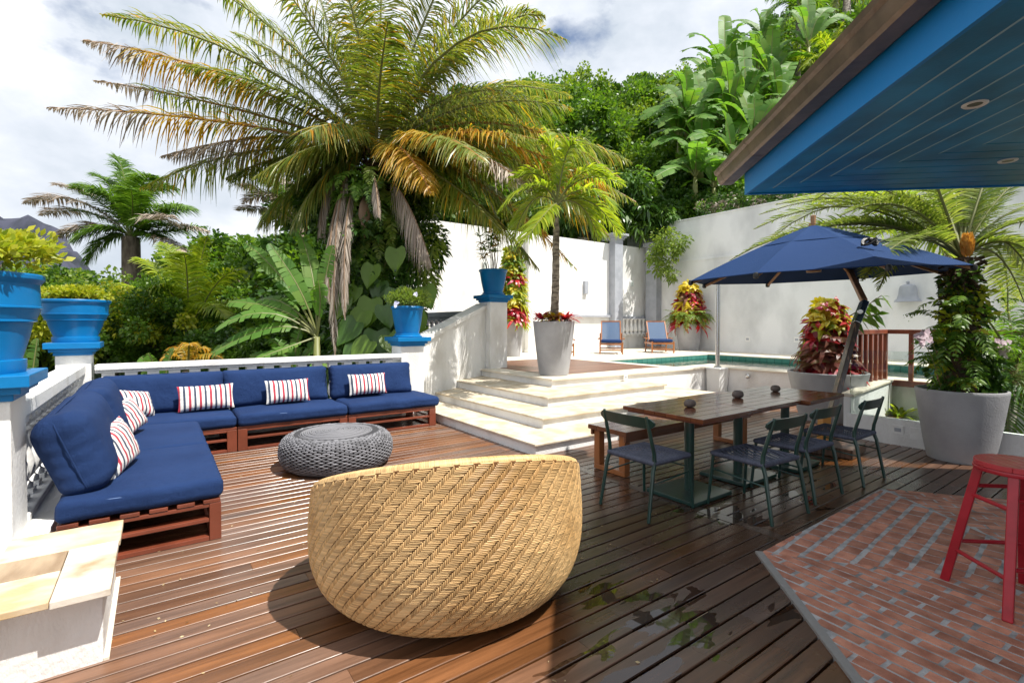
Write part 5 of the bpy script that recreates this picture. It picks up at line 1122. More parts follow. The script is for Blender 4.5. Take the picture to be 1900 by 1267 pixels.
# ---------- big right planter with cycad ----------
g = D(1781, 800, 5.42); PC = (g.x, g.y, .002); plantpot(PC, 'largest grey planter holding the cycad, half lit by the sun', .285, .395, .765)
dC = 5.42; zc = D(1795, 478, dC).z-.70; O = (g.x, g.y, .70)
t = plant('cycad', 'large cycad with a fibrous trunk, orange cone and arching fronds in the biggest planter', 'cycad', (g.x, g.y, .70)); mb = MB()
pts = [(.0, 0, 0), (.02, 0, zc*.4), (.03, .01, zc*.75), (.03, .01, zc)]; mb.tube(pts, [.15, .12, .13, .09], 14)
for i in range(120): a = rng.uniform(0, 6.28); z = zc*rng.uniform(.5, 1.0); mb.bar((.10*math.cos(a), .10*math.sin(a), z), (.20*math.cos(a), .20*math.sin(a), z-rng.uniform(-.06, .12)), .012, .02)
mb.build('trunk', M_fibre, t)
cp = np.array((.03, .01, zc)); nb = NB(); mb = MB()
FR = [(1620, 360, 1385, 465, 6.4), (1600, 320, 1400, 425, 6.9), (1640, 330, 1440, 380, 7.2), (1660, 290, 1480, 355, 6.2), (1650, 380, 1500, 430, 6.0), (1700, 250, 1560, 300, 6.6), (1740, 250, 1650, 330, 7.0), (1690, 330, 1560, 400, 5.6), (1780, 300, 1790, 180, 6.4), (1830, 300, 1880, 220, 5.8), (1850, 330, 1960, 300, 5.6), (1870, 380, 1990, 420, 5.2), (1880, 400, 1960, 520, 4.9), (1700, 380, 1600, 520, 5.0), (1850, 420, 1900, 560, 5.9), (1720, 280, 1690, 240, 5.2), (1760, 280, 1745, 230, 7.4), (1860, 360, 2010, 370, 6.4), (1840, 300, 1930, 250, 6.9), (1680, 400, 1640, 500, 6.6), (1650, 350, 1420, 520, 7.4), (1730, 320, 1620, 380, 7.5), (1800, 300, 1840, 240, 7.3)]
FR += [(a+25*((i%3)-1), b-22, c+30*((i%2)*2-1), e+18, f+.35) for i, (a, b, c, e, f) in enumerate(FR[:16])]
for (cx, cy, ex, ey, d) in FR: frond(nb, cp, loc_(cx, cy, (d+dC)/2, O), loc_(ex, ey, d, O), 74, .34, .0085, .22, 0, .30, .45, .17, jit=.06, rach=mb, rr=.014)
nb.build('fronds', [L_cycad], t); mb.build('stalks', M_rach, t)
mb = MB(); nb = NB()
for i in range(150): z = .21*(i/150); a = i*2.4; r = .062*math.sin(math.pi*(.15+.8*i/150)); leaves(nb, np.array([[.03+r*.5*math.cos(a)-.03, .01+r*.5*math.sin(a)-.05, zc+z]]), np.array([[math.cos(a)*.5, math.sin(a)*.5, 1.0]]), np.array([.075]), np.array([.016]), 0, 0)
nb.build('cone', [L_orng], t)
t = plant('climbing_plants', 'tangle of climbing green leaves wrapped round the cycad trunk', 'climbing plant', (g.x, g.y, .74)); nb = NB()
for z in np.linspace(.05, zc*.8, 9): blob(nb, (.0, 0, z), (.27-.09*z, .27-.09*z, .16), 330, .085, .024, [0, 1, 0, 2], 12, .4, .5, .4)
blob(nb, (.25*RX, .25*RY, .22), (.22, .22, .2), 800, .09, .02, 0, 14, .4, .4, .3)
for i in range(40): a = rng.uniform(0, 6.28); z = rng.uniform(0, zc*.6); e = np.array((math.cos(a)*.5, math.sin(a)*.5, z+rng.uniform(-.2, .2))); frond(nb, (math.cos(a)*.1, math.sin(a)*.1, z), (e[0]*.6, e[1]*.6, z+.25), e, 14, .10, .012, .4, 1, .1, .5, .1)
nb.build('foliage', [L_dark, L_mid, L_lime], t)
t = plant('orchids', 'pink and white orchid sprays leaning out of the biggest planter', 'orchids', (g.x, g.y, .74)); nb = NB(); mb = MB()
for (x0, px, py, d, n) in ((-.2, 1700, 625, 5.0, 16), (-.15, 1712, 612, 5.1, 10), (.2, 1872, 650, 5.2, 12), (.22, 1862, 632, 5.3, 12)):
    e = loc_(px, py, d, (g.x, g.y, .74)); b0 = np.array((x0*RX, x0*RY, 0)); m_ = (b0+e)/2+np.array((0, 0, .25)); mb.tube([tuple(q) for q in bez(b0, m_, e, np.linspace(0, 1, 8))], .004, 5)
    nb = NB()
    for i in range(n): q = bez(b0, m_, e, np.array([.72+.28*i/n]))[0]+rng.normal(0, .018, 3); rosette(nb, q, 6, .034, .014, 0, .25, .1, (-FX, -FY, .2))
    nb.build('flower_spray', L_pink, t)
mb.build('stem', M_rach, t)
# ---------- yellow palm behind umbrella ----------
def palm(lab, cpx, cpy, d, fr, gz, mats, trunk=.13, n=50, ll=.5, wd=.016, droop=.45, mi=0, name='palm_tree', lean=0, hang=0, rad=None, grp=None, tm=None):
    c = D(cpx, cpy, d); t = plant(name, lab, 'palm', (c.x, c.y, gz), grp); O = (c.x, c.y, gz); cp = np.array((0, 0, c.z-gz)); mb = MB()
    if trunk: mb.tube([(lean, 0, 0), (lean*.4, .02, cp[2]*.5), (0, 0, cp[2])], [trunk*1.2, trunk, trunk*.9], 12); mb.build('trunk', tm or M_palmbark, t, smooth='all')
    nb = NB(); mb = MB()
    for f_ in fr:
        cx, cy, ex, ey, dd = f_[:5]; m_ = f_[5] if len(f_) > 5 else mi; h_ = f_[6] if len(f_) > 6 else hang
        frond(nb, cp, loc_(cx, cy, (dd+d)/2, O), loc_(ex, ey, dd, O), n, ll, wd, droop, m_, .25, .6, .12, rach=mb, rr=.02, hang=h_)
    nb.build('fronds', mats, t); mb.build('stalks', M_rach, t); return t
palm('bright yellow green palm rising behind the umbrella', 1765, 440, 9.6, [(1590, 380, 1480, 430, 9.0), (1600, 360, 1500, 375, 10), (1640, 350, 1545, 355, 9.4), (1620, 400, 1450, 470, 9.8), (1680, 350, 1640, 340, 9.2), (1700, 380, 1760, 400, 9.6), (1640, 400, 1560, 470, 9.0), (1560, 400, 1415, 450, 9.6), (1660, 370, 1590, 340, 9.0), (1620, 350, 1530, 330, 10.2), (1700, 340, 1790, 330, 9.4), (1720, 370, 1830, 420, 9.0), (1690, 400, 1780, 500, 9.6), (1720, 330, 1870, 340, 10)], -1.4, [L_young, L_lime], .09, 50, .5, .02, mi=0)
# sunken garden planting
def tuft(px, py, d, gz, n, L_, wd, m, lab, name='agave_plant', cat='agave', up=1.0):
    c = D(px, py, d); t = plant(name, lab, cat, (c.x, c.y, c.z-.08)); nb = NB(); rosette(nb, (0, 0, 0.08), n, L_, wd, 0, up, .45); nb.build('foliage', [m], t); mb = MB(); mb.tube([(0, 0, gz-c.z+.08), (0, 0, .1)], [.06, .045], 10); mb.build('stem', M_bark, t); return t
tuft(1668, 775, 8.0, -1.4, 46, .62, .022, L_young, 'spiky light green plant behind the glass, nearest the planter')
tuft(1690, 750, 9.0, -1.4, 40, .75, .022, L_cycad, 'spiky pale plant behind the glass below the railing')
tuft(1598, 800, 8.6, -1.4, 40, .50, .018, L_mid, 'dark spiky plant behind the glass by the corner of the low wall')
palm('feathery palm in the sunken garden at the right edge of the photo', 1880, 700, 6.8, [(1860, 600, 1800, 570, 6.4), (1880, 570, 1850, 520, 7), (1900, 590, 1950, 540, 6.8), (1850, 640, 1790, 640, 6.6), (1890, 620, 1960, 620, 6.2), (1860, 680, 1800, 760, 6.6), (1890, 680, 1940, 780, 6.4), (1850, 650, 1830, 800, 6.9), (1900, 640, 1990, 690, 7), (1870, 660, 1870, 850, 6.5), (1840, 640, 1780, 700, 7.4)], -1.4, [L_mid, L_young], .06, 46, .34, .012, mi=0, grp=None)
t = plant('garden_shrub', 'dense dark shrub behind the glass beside the largest planter', 'shrub', tuple(D(1870, 820, 8.2)[:2])+(-1.4,)); nb = NB(); blob(nb, (0, 0, 1.2), (1.0, .9, 1.0), 6000, .12, .03, [0, 1], 60); nb.build('crown', [L_dark, L_mid], t); mb = MB(); limb(mb, (0, 0, 0), (0, 0, 1.2), .05, .03); mb.build('trunk', M_bark, t)
mb = MB(); mb.box(7.46, -5, -1.5, 9.88, 2.9, -1.42); o = mb.build('sunken_garden_bed', M_ground); tag(o, kind='structure', label='dark soil of the sunken garden behind the glass')
# ================= big palm in the middle =================
dP = 10.2; c = D(698, 285, dP); gz = terr(c.x, c.y)-.1; O = (c.x, c.y, gz); t = plant('big_palm', 'large palm with yellowing and dead fronds towering over the back balustrade', 'palm', O)
cp = np.array((0, 0, c.z-gz)); mb = MB(); mb.tube([(.1, 0, 0), (.05, 0, cp[2]*.5), (0, 0, cp[2]*.97)], [.34, .30, .26], 16)
for i in range(140): a = rng.uniform(0, 6.28); z = cp[2]*rng.uniform(.72, 1.0); mb.bar((.2*math.cos(a), .2*math.sin(a), z), (.42*math.cos(a), .42*math.sin(a), z+rng.uniform(.0, .25)), .06, .03)
mb.build('trunk', M_fibre, t)
nb = NB(); mg = MB(); my = MB()
def mix(g_, y_, d_, y0=0, y1=1):
    def f(t_):
        o = np.full(len(t_), g_); r_ = rng.random(len(t_)); k = np.clip((t_-y0)/(max(y1-y0, 1e-3)), 0, 1); o[(r_ < .9) & (t_ > y0) & (t_ < y1)] = y_
        if d_ is not None: o[t_ > y1] = d_
        return o
    return f
GRN = lambda t_: rng.choice([0, 0, 0, 0, 1], len(t_)) if len(t_) else 0
GRN2 = lambda t_: rng.choice([0]*14+[1], len(t_))
FRP = [ # ctrl px,py, end px,py, end depth, material, hang, leaflet length
 (470, 60, 190, 28, 8.2, GRN2, .0, .62), (430, 110, 155, 75, 8.0, mix(0, 1, 2, .35, .8), .25, .62), (450, 190, 175, 150, 8.8, mix(0, 0, 2, .5, .8), .1, .5), (430, 210, 88, 200, 7.6, mix(0, 1, 2, .38, .72), .12, .62),
 (560, 150, 330, 120, 7.8, GRN2, .1, .6), (640, 120, 500, -60, 8.0, GRN2, .1, .8), (600, 60, 560, -150, 9.6, GRN2, .0, .7), (705, 60, 712, -130, 8.6, GRN2, 0, .8), (660, 90, 640, -160, 9.4, GRN2, 0, .75),
 (770, 60, 860, -120, 8.4, GRN2, 0, .75), (840, -30, 1052, 75, 8.0, GRN2, 0, .78), (900, 0, 1010, 30, 9.6, GRN2, 0, .6), (830, 130, 980, 180, 9.6, GRN2, .1, .6), (930, 150, 1150, 330, 8.4, mix(0, 1, 0, .6, .75), .12, .62),
 (900, 200, 1180, 375, 8.8, mix(0, 1, 0, .55, .9), .2, .66), (830, 220, 985, 350, 7.4, mix(0, 1, 2, .35, .7), .1, .6), (800, 210, 900, 300, 7.0, mix(0, 1, 0, .3, .6), .1, .55), (850, 260, 1070, 500, 9.0, mix(0, 1, 0, .7, .95), .1, .6),
 (820, 300, 930, 430, 8.0, GRN2, .2, .6), (620, 230, 470, 330, 8.0, GRN2, .3, .6), (600, 280, 540, 430, 8.2, GRN2, .3, .5), (540, 220, 300, 290, 8.6, mix(0, 1, 2, .5, .6), .3, .55), (560, 260, 420, 330, 9.4, GRN2, .35, .6),
 (740, 230, 800, 360, 7.2, mix(0, 1, 1, .2, .5), .2, .5), (640, 200, 560, 250, 7.4, GRN, .2, .6), (850, 220, 1000, 260, 7.8, mix(0, 1, 0, .45, .8), .1, .55), (880, 280, 1010, 440, 10.0, GRN2, .2, .6), (780, 140, 900, 60, 10, GRN2, 0, .7), (960, 190, 1170, 300, 9.2, GRN2, .15, .7), (980, 220, 1130, 440, 9.4, mix(0, 1, 0, .7, .95), .2, .7), (560, 60, 380, -30, 8.8, GRN2, 0, .7), (680, 40, 600, -120, 7.8, GRN2, 0, .75), (800, 60, 960, -60, 9.2, GRN2, 0, .75), (860, 150, 1060, 200, 8.8, GRN2, .1, .7), (700, 150, 720, 40, 7.2, GRN2, .1, .7), (480, 240, 260, 350, 9.2, GRN2, .25, .6), (560, 300, 480, 420, 9, GRN2, .3, .6), (900, 260, 1120, 410, 8.4, GRN2, .2, .6), (850, 130, 1010, 240, 12.2, GRN2, .1, .75), (820, 180, 950, 330, 12.2, GRN2, .15, .75), (880, 110, 1060, 180, 11.8, GRN2, .1, .75), (800, 160, 900, 300, 12.0, GRN2, .2, .7), (870, 320, 1000, 500, 9.4, GRN2, .25, .6), (600, 130, 430, 60, 10, GRN2, 0, .6)]
FRP = [(a, b, c_, e, d_+(1.0 if c_ < 880 else (.5 if c_ < 1000 else .2)), m, h, l*1.08) for a, b, c_, e, d_, m, h, l in FRP]
for (cx, cy, ex, ey, dd, mm, hg, ll) in FRP:
    frond(nb, cp, loc_(cx, cy, (dd+dP)/2, O), loc_(ex, ey, dd, O), 165, ll*1.2, .0135, .5, mm, .2, .6, .10, jit=.16, hang=hg, rach=my if mm not in (GRN, GRN2) else mg, rr=.034)
nb.build('fronds', [L_palm, L_palmy, L_palmd], t); mg.build('green_stalks', M_rach, t); my.build('orange_stalks', M_rachy, t)
# dead fronds hanging straight down
nb = NB(); md = MB()
for (sx, sy, cx, cy, ex, ey, dd, ll) in ((650, 310, 610, 380, 622, 660, 8.6, .42), (645, 320, 600, 420, 612, 560, 8.7, .42), (660, 330, 632, 400, 640, 590, 8.5, .36), (720, 330, 760, 360, 800, 490, 8.4, .5), (690, 310, 700, 340, 702, 400, 8.3, .25), (640, 300, 590, 340, 596, 440, 9.4, .4)):
    frond(nb, loc_(sx, sy, 9.9, O), loc_(cx, cy, dd+.25, O), loc_(ex, ey, dd+.1, O), 100, ll*1.0, .011, .6, 0, -.1, .9, .1, jit=.16, hang=.62, rach=md, rr=.02)
nb.build('dead_fronds', [L_palmd], t); md.build('dead_stalks', M_rachd, t)
mb = MB(); q = loc_(676, 400, 9.4, O); mb.tube([tuple(q+np.array((0, 0, .35))), tuple(q+np.array((0, 0, .2))), tuple(q), tuple(q-np.array((0, 0, .22))), tuple(q-np.array((0, 0, .42)))], [.02, .09, .12, .05, .012], 12, flat=.4); mb.build('dry_spathe', M_rachd, t, smooth='all')
# ferns, vines and philodendron clothing the trunk
tf = plant('trunk_ferns', 'dark ferns and vines cloaking the trunk of the big palm', 'climbing plant', (c.x, c.y, gz)); nb = NB(); H = cp[2]
for i in range(300):
    a = rng.uniform(0, 6.28) if i % 2 else rng.normal(math.atan2(-FY, -FX), .9); z = H*rng.uniform(.18, .93); r = rng.uniform(.35, .62)+.35*math.sin(z*1.1); e = np.array((math.cos(a)*(r+.45), math.sin(a)*(r+.45), z-rng.uniform(.3, .75))); frond(nb, (math.cos(a)*r*.6, math.sin(a)*r*.6, z), (math.cos(a)*(r+.35), math.sin(a)*(r+.35), z+.12), e, 24, .17, .019, .35, rng.choice([1, 0, 1, 2]), .1, .35, .1)
for z in np.linspace(H*.1, H*.95, 13): blob(nb, (rng.uniform(-.1, .1), rng.uniform(-.1, .1), z), (.95, .95, .4), 1100, .15, .04, [0, 0, 1, 0], 22, .35, .5, .5)
blob(nb, tuple(loc_(780, 430, 10.1, O)), (.6, .6, 1.2), 4600, .15, .03, [0, 2, 0, 1], 50, .3, .3, .7)
blob(nb, tuple(loc_(800, 350, 10.4, O)), (.6, .6, .5), 1500, .14, .03, [1, 2, 0], 34, .3, .3, .7)
blob(nb, tuple(loc_(600, 360, 10.6, O)), (.8, .8, .7), 3000, .14, .035, [0, 0, 1], 34, .3, .3, .5)
nb.build('foliage', [L_dark, L_mid, L_fern], tf)
tp = plant('philodendron', 'giant heart leaved philodendron at the foot of the big palm', 'philodendron', (c.x, c.y, gz)); mb = MB()
for (px, py, d, sz, dx, dz) in ((688, 565, 8.5, .46, -.1, -1), (735, 545, 8.5, .42, .1, -1), (655, 605, 8.3, .45, -.5, -.7), (700, 625, 8.3, .5, .1, -.6), (672, 585, 8.4, .4, -.3, -.8), (715, 575, 8.3, .38, .3, -.9), (680, 640, 8.1, .42, -.4, -.5), (725, 630, 8.2, .42, .4, -.6), (705, 530, 8.7, .36, -.2, -1), (660, 540, 8.7, .36, -.4, -.9), (755, 600, 8.4, .4, .3, -.8), (740, 640, 8.7, .5, .0, -.7), (765, 590, 8.9, .55, .1, -.9), (780, 620, 9.4, .45, .0, -.8), (640, 560, 8.7, .4, -.4, -.9), (670, 640, 8.2, .5, -.3, -.4), (720, 590, 8.9, .5, .1, -.9), (760, 560, 8.9, .45, .4, -.9), (790, 540, 9, .4, .3, -.9), (735, 470, 8.6, .4, 0, -1), (690, 500, 8.6, .38, -.2, -1), (715, 650, 8.4, .5, .1, -.5), (640, 640, 9.1, .5, -.5, -.4)):
    q = loc_(px, py, d+.7, O); nb = NB(); heart(nb, q, (RX*dx-FX*.25, RY*dx-FY*.25, dz), (-FX*.8+rng.uniform(-.3, .3), -FY*.8, .7), sz, 0); mb.tube([tuple(q), tuple(q*np.array((.5, .5, 1))-np.array((0, 0, .1))), (0, 0, q[2]-.7)], [.010, .014, .018], 6); nb.build('leaf_blade', L_dark if rng.random() < .5 else L_mid, tp)
mb.build('stalk', M_rach, tp)
# ================= trees and shrubs =================
def maketree(kind, rad, n, ln, wd, mi, mats, nclump=46, trunk=.16, th=3.0, sh=.5):
    t = thing('leafy_tree', 'x', 'tree'); nb = NB(); blob(nb, (0, 0, 0), rad, n, ln, wd, mi, nclump, .30, sh, .3); nb.build('crown', mats, t)
    mb = MB(); limb(mb, (0, 0, -th), (.1, 0, -rad[2]*.3), trunk, trunk*.5, 8)
    for i in range(7): a = i*.9; limb(mb, (.05, 0, -rad[2]*.5), (rad[0]*.65*math.cos(a), rad[1]*.65*math.sin(a), rad[2]*rng.uniform(-.2, .6)), trunk*.45, .02, 5)
    mb.build('trunk', M_bark, t); return t
KT = [maketree('a', (2.0, 2.0, 1.7), 8500, .26, .085, [0, 1, 0, 2], [L_mid, L_dark, L_warm], 60), maketree('b', (1.8, 1.8, 2.0), 8500, .22, .075, [0, 0, 2, 0], [L_mid, L_dark, L_warm], 52), maketree('c', (2.2, 2.2, 1.5), 8500, .30, .09, [1, 1, 0], [L_mid, L_dark, L_warm], 50)]
used = [False]*3
def puttree(k, p, sc, lab, grp, th=None):
    if used[k]: t = copy_tree(KT[k])
    else: t = KT[k]; used[k] = True
    place(t, p, random.uniform(0, 6.28), lab, sc); t['group'] = grp; return t
top = [(840, 215), (900, 190), (1000, 180), (1080, 158), (1130, 142), (1200, 172), (1250, 160), (1320, 130), (1400, 118), (1450, 60), (1560, -40), (1750, -160)]
def topy(px):
    for (a, ya), (b, yb) in zip(top, top[1:]):
        if a <= px <= b: return ya+(yb-ya)*(px-a)/(b-a)
    return 215 if px < 840 else -160
HL = {0: 'sunlit round crowned tree massed on the hillside above the white walls', 1: 'tall bright leafed tree massed on the hillside above the white walls', 2: 'broad dark leafed tree massed on the hillside above the white walls'}
for row, (d, f_) in enumerate(((19.5, 0.0), (22.5, .33), (27, .64), (32, .84), (38, 1.0))):
    px = 800+row*17
    while px < 1560+row*40:
        ty = topy(px); by = 405-(max(0, px-1200)*.12); y = by+(ty+34-by)*f_+random.uniform(-10, 10); k = random.choice((0, 1, 2, 0, 1)); sc = (.62, .8, 1.0, 1.15, 1.2)[row]*random.uniform(.85, 1.15)
        p = D(px, y, d+random.uniform(-1, 1))
        if p.x > 16.6+1.2*sc or p.y > 13.8+1.2*sc: puttree(k, p, sc, HL[k], 'trees massed on the hillside')
        px += random.uniform(46, 74)
# left garden
LG = [(15, 575, 10.5, .5, 1, 'lime green bush behind the nearest blue pot'), (85, 590, 11.5, .5, 1, 'leafy green bush between the two big blue pots'), (95, 560, 15, .6, 0, 'rounded bush below the mountain between the blue pots'), (210, 610, 12.5, .55, 0, 'bush in the garden just right of the corner pot'),
 (250, 580, 15, .6, 1, 'leafy bush under the mid distance palm'), (300, 625, 12.5, .55, 1, 'bush behind the balustrade below the feathery palm'), (415, 510, 20, .9, 0, 'round bright tree on the skyline left of the big palm'), (470, 545, 16, .7, 1, 'green tree behind the banana leaves'), (525, 490, 21, .8, 2, 'dark tree on the skyline beside the big palm'), (400, 590, 15, .6, 1, 'bush behind the feathery palm fronds'),
 (590, 515, 16, .8, 2, 'dark tree directly left of the hanging dead frond'), (560, 620, 12.5, .6, 2, 'dark bush behind the banana stem'), (480, 640, 12.5, .5, 0, 'bush low behind the middle of the back balustrade'), (380, 640, 12, .45, 1, 'leafy bush low behind the back balustrade'), (165, 600, 17, .5, 1, 'far bush above the corner pot'), (330, 530, 20, .7, 0, 'green tree behind the mid distance palm'), (880, 330, 17, .75, 0, 'leafy tree behind the white wall right of the big palm'), (760, 400, 17, 1.1, 2, 'dark tree directly behind the big palm'), (650, 430, 18, 1.1, 2, 'dark tree behind the hanging dead fronds'), (620, 600, 14, .9, 2, 'dark tree low behind the philodendron'), (-40, 650, 11, .6, 0, 'bush at the very left edge behind the near pot'), (90, 640, 12, .6, 0, 'low leafy bush right behind the left balustrade')]
for px, py, d, sc, k, lab in LG:
    p = D(px, py, d); puttree(k, p, sc, lab, 'garden trees and bushes beyond the balustrade')
for o in COL.objects:
    if o.name.startswith('leafy_tree') and o['label'].find('bush') >= 0: o['category'] = 'bush'
# lime hedge
def hedge(px0, px1, py, d, r, lab, mats, mi, n=5000, ln=.09, wd=.03):
    a = D(px0, py, d); b = D(px1, py, d); m_ = (a+b)/2; t = plant('hedge', lab, 'hedge', (m_.x, m_.y, terr(m_.x, m_.y))); nb = NB(); L_ = (b-a).length; k = max(2, int(L_/(r*1.1)))
    for i in range(k): q = a.lerp(b, (i+.5)/k)-t.location; blob(nb, tuple(q+Vector((0, 0, random.uniform(-.15, .2)))), (r, r, r), n//k, ln, wd, mi, 26, .32, .5, .3)
    nb.build('foliage', mats, t); return t
hedge(170, 330, 600, 11.2, .8, 'yellow green hedge in the garden right of the corner pot', [L_lime, L_mid, L_dark], [0, 1, 0, 2], 9000)
hedge(-40, 160, 590, 9.6, .75, 'yellow green hedge behind the left balustrade', [L_lime, L_mid], [0, 0, 1], 9000)
hedge(380, 560, 655, 10.8, .55, 'low dark hedge behind the middle of the back balustrade', [L_dark, L_mid], [0, 1], 6000)
# creeper on the wall
t = plant('wall_creeper', 'glossy split leaved creeper spilling over the top of the garden wall', 'creeper', (12.6, 12.95, 4.0)); nb = NB()
for (px, py, d, r, n, ln) in ((1090, 385, 18.3, 1.0, 1500, .34), (1150, 390, 18.8, 1.0, 1500, .34), (1205, 400, 18.8, .9, 1500, .30), (1040, 390, 18, .8, 900, .3), (1235, 400, 18.8, .8, 1400, .2), (1180, 360, 19, 1.1, 1500, .3), (1120, 350, 19.4, 1.2, 1500, .3)):
    q = D(px, py, d)-t.location; blob(nb, tuple(q), (r, .6, r*.75), n, ln, ln*.2, [0, 1, 0], 26, .4, .4, .8)
nb.build('foliage', [L_dark, L_mid], t)
t = plant('hanging_vine', 'light green vine hanging down the corner of the two white walls', 'vine', (15.0, 12.2, 4.6)); nb = NB()
for (px, py, r) in ((1235, 440, .5), (1240, 465, .45), (1225, 490, .4), (1245, 505, .35), (1215, 475, .4), (1262, 455, .4), (1232, 455, .6)): q = D(px, py, 17.6)-t.location; blob(nb, tuple(q), (r, r, r*.9), 300, .13, .035, 0, 12, .4, .4, .5)
nb.build('foliage', [L_fern], t)
t = plant('wall_top_growth', 'dry twigs and dark growth along the top of the side wall', 'creeper', (15.7, 7, 5.2)); nb = NB()
for y in np.arange(-1, 11, .5): blob(nb, (rng.uniform(.2, .5), y-7, rng.uniform(.1, .5)), (.45, .5, .5), 420, .14, .03, [0, 0, 1, 2], 12, .4, .3, .4)
nb.build('foliage', [L_dark, L_palmd, L_mid], t)
# ---------- bananas ----------
def banana(lab, px, py, d, lv, wd, gz, mi=0, dead=(), tr=.08, grp=None, t0=.12):
    c = D(px, py, d); O = (c.x, c.y, gz); t = plant('banana_plant', lab, 'banana plant', O, grp); cp = np.array((0, 0, c.z-gz)); mb = MB(); mb.tube([(0, 0, 0), (0, 0, cp[2])], [tr*1.3, tr*.7], 12); mb.build('stem', M_rach, t, smooth='all'); mb = MB()
    for i, (cx, cy, ex, ey, dd) in enumerate(lv): nb = NB(); banana_leaf(nb, cp, loc_(cx, cy, (dd+d)/2, O), loc_(ex, ey, dd, O), wd, 0, rach=mb, rr=.02, t0=t0); nb.build('leaf_blade', L_palmd if i in dead else L_banana, t)
    mb.build('midrib', M_rach, t); return t
banana('banana plant with long arching leaves left of the hanging dead frond', 588, 625, 8.9, [(500, 545, 402, 610, 8.3), (545, 520, 455, 450, 9.2), (570, 540, 500, 452, 8.8), (590, 520, 560, 440, 9.4), (600, 520, 618, 455, 8.9), (520, 575, 395, 655, 8.3), (545, 640, 470, 668, 8.2), (530, 535, 470, 560, 9.4), (600, 560, 590, 520, 8.6), (540, 560, 425, 560, 8.9)], .16, -1.6, t0=.3)
banana('small banana plant peeping over the back balustrade rail', 545, 690, 9.0, [(530, 640, 500, 630, 8.8), (550, 620, 560, 610, 9), (580, 640, 600, 620, 9), (540, 650, 465, 660, 8.7), (560, 650, 600, 680, 8.6)], .16, -1.6, tr=.05)
banana('banana leaves standing between the two big blue pots', 55, 760, 6.4, [(48, 680, 35, 612, 6.3), (60, 690, 70, 628, 6.5)], .15, -1.6, tr=.05)
banana('young banana leaves showing above the left end of the back rail', 305, 720, 8.6, [(290, 680, 275, 655, 8.5), (310, 670, 322, 645, 8.6), (285, 690, 262, 662, 8.6)], .13, -1.6, tr=.04)
def hb(px, py, d, s_, lab):
    lv = []
    for i in range(9): a = R(-160+i*40+random.uniform(-12, 12))*.5+R(-90)*0; th = R(-78+i*19.5+random.uniform(-6, 6)); q_ = random.uniform(.8, 1.5); lv.append((px+s_*.45*math.sin(th), py-s_*(.8*math.cos(th)+.35)*q_, px+s_*.95*math.sin(th)*q_, py-s_*(1.15*math.cos(th))*q_+s_*.2*abs(math.sin(th)), d+random.uniform(-1.5, 1.5)))
    p = D(px, py, d); return banana(lab, px, py, d, lv, .33, p.z-1.0, tr=.10, grp='banana plants on the hillside')
for px, py, d, s_ in ((1275, 225, 21, 75), (1330, 190, 23, 80), (1385, 210, 22, 85), (1430, 170, 24, 75), (1300, 290, 20.5, 70), (1405, 140, 26, 60), (1360, 300, 20, 75), (1500, 90, 24, 70), (1310, 235, 21, 80), (1355, 250, 21.5, 85), (1290, 330, 19, 60), (1400, 265, 20.5, 80), (1345, 155, 24, 75), (1445, 200, 22, 80), (1325, 350, 19, 60), (1420, 95, 27, 60), (1260, 260, 21, 60)): hb(px, py, d, s_, 'broad leaved banana plant clustered on the hillside beside the roof corner')
palm('thin tall palm on the hill top beside the roof gutter', 1482, 20, 26, [(1450, -20, 1425, 30, 25.5), (1460, -30, 1420, 0, 26.5), (1490, -40, 1500, -20, 26), (1500, -20, 1540, 20, 26), (1470, 0, 1445, 75, 26), (1500, 0, 1530, 60, 25), (1480, -40, 1460, -50, 26)], D(1482, 150, 26).z-2, [L_mid, L_palmy], .12, 40, .7, .035, mi=0)
palm('second tall palm on the hill top half hidden by the roof', 1572, -30, 27, [(1550, -50, 1520, -10, 26.5), (1580, -60, 1600, 10, 27), (1560, -20, 1540, 40, 27), (1590, -30, 1630, 20, 27)], D(1572, 100, 27).z-2, [L_palm, L_palmy], .2, 40, .7, .035, mi=0)
palm('bushy yellowish palm on the hill just left of the gutter', 1545, 120, 23, [(1520, 80, 1490, 130, 22.5), (1530, 60, 1510, 70, 23), (1550, 60, 1560, 50, 23), (1570, 80, 1600, 110, 23), (1530, 110, 1500, 180, 22.5), (1560, 100, 1570, 170, 22.5), (1510, 90, 1470, 110, 24)], D(1545, 200, 23).z-2, [L_young, L_palmy], .12, 40, .7, .03, mi=0)
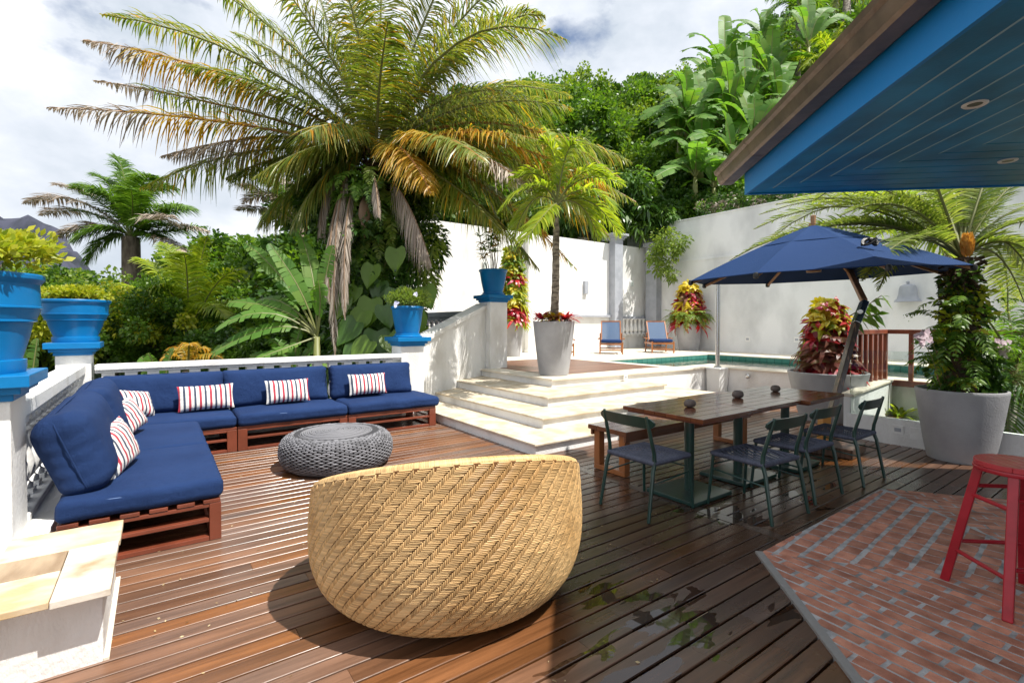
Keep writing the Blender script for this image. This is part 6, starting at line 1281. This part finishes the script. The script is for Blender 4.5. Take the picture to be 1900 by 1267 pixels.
# ---------- mid distance palms ----------
mixd = lambda t_: np.where(t_ > .55, 2, 0)
palm('mid distance palm with half dead fronds standing below the mountain cloud', 243, 440, 17.5, [(150, 340, 44, 378, 17, 2), (190, 350, 98, 342, 18, mixd), (215, 330, 178, 325, 17.5, 0), (250, 330, 285, 325, 17, 0), (235, 310, 215, 290, 17.5, 0), (300, 400, 388, 430, 17.5, mixd), (300, 380, 350, 385, 18, 0), (180, 400, 110, 440, 17, 2), (280, 420, 340, 470, 17, mixd), (200, 420, 160, 490, 17, 0), (250, 350, 240, 350, 16, 0), (215, 350, 160, 350, 16.6, 0), (270, 400, 320, 400, 16, mixd), (300, 430, 385, 420, 18.2, 0), (200, 330, 135, 350, 17.5, 0), (270, 330, 330, 350, 18, 0), (170, 370, 75, 400, 18, mixd), (240, 330, 240, 320, 18.5, 0), (290, 360, 365, 390, 17, 0), (200, 400, 130, 450, 16.5, 0)], -2.2, [L_mid, L_palmy, L_palmd], .3, 130, .85, .019, .4, tm=M_bark)
palm('feathery green palm spreading in the garden behind the back balustrade', 350, 640, 12.0, [(290, 520, 200, 530, 11.6), (310, 480, 250, 480, 12), (340, 470, 300, 450, 12.4), (370, 470, 385, 440, 12), (390, 500, 450, 500, 11.8), (400, 540, 470, 560, 12), (300, 550, 190, 590, 11.6), (330, 500, 270, 540, 11), (370, 520, 420, 590, 11.2), (350, 480, 340, 470, 11), (390, 560, 450, 640, 11.4), (310, 570, 240, 640, 11.5)], -1.8, [L_young, L_mid], .08, 90, .60, .019, .4)
palm('pale dry palm half hidden behind the left of the big palm', 560, 420, 15, [(500, 350, 445, 345, 14.6, 2), (520, 330, 450, 378, 15, 2), (540, 330, 500, 320, 15.2, 2), (560, 330, 545, 300, 15, 0), (500, 380, 440, 390, 15, 2), (590, 350, 600, 320, 15, 0), (530, 340, 480, 335, 14.5, 0)], -2.2, [L_mid, L_palmy, L_palmd], .07, 100, .7, .017, .35, tm=M_bark)
palm('low orange tinged palm frond tops just above the back rail', 350, 690, 9.4, [(330, 640, 300, 665, 9.2, 1), (350, 625, 352, 640, 9, 1), (370, 640, 410, 665, 9.2, 1), (345, 630, 318, 648, 9.6, 1), (360, 630, 388, 650, 9.5, 1), (350, 680, 352, 720, 9.2, 2)], -1.7, [L_mid, L_palmy, L_palmd], .04, 40, .28, .01, .6)
# ================= small litter on the deck =================
nb = NB()
for i in range(170):
    px, py = rng.uniform(150, 1250), rng.uniform(840, 1262); g = G(px, py, .004)
    if abs(g.x-wc.x) < .8 and abs(g.y-wc.y) < .8: continue
    s_ = rng.uniform(.004, .011); leaves(nb, np.array([[g.x, g.y, .0045]]), np.array([[rng.normal(), rng.normal(), .1]]), np.array([s_*2]), np.array([s_*.5]), 0, .0)
o = nb.build('leaf_litter', leafmat('dry_flecks', [(.45, .33, .16), (.55, .45, .28), (.3, .2, .1)], .7, .1)); tag(o, 'tiny pale dry flecks of leaf scattered on the wooden deck', kind='stuff')
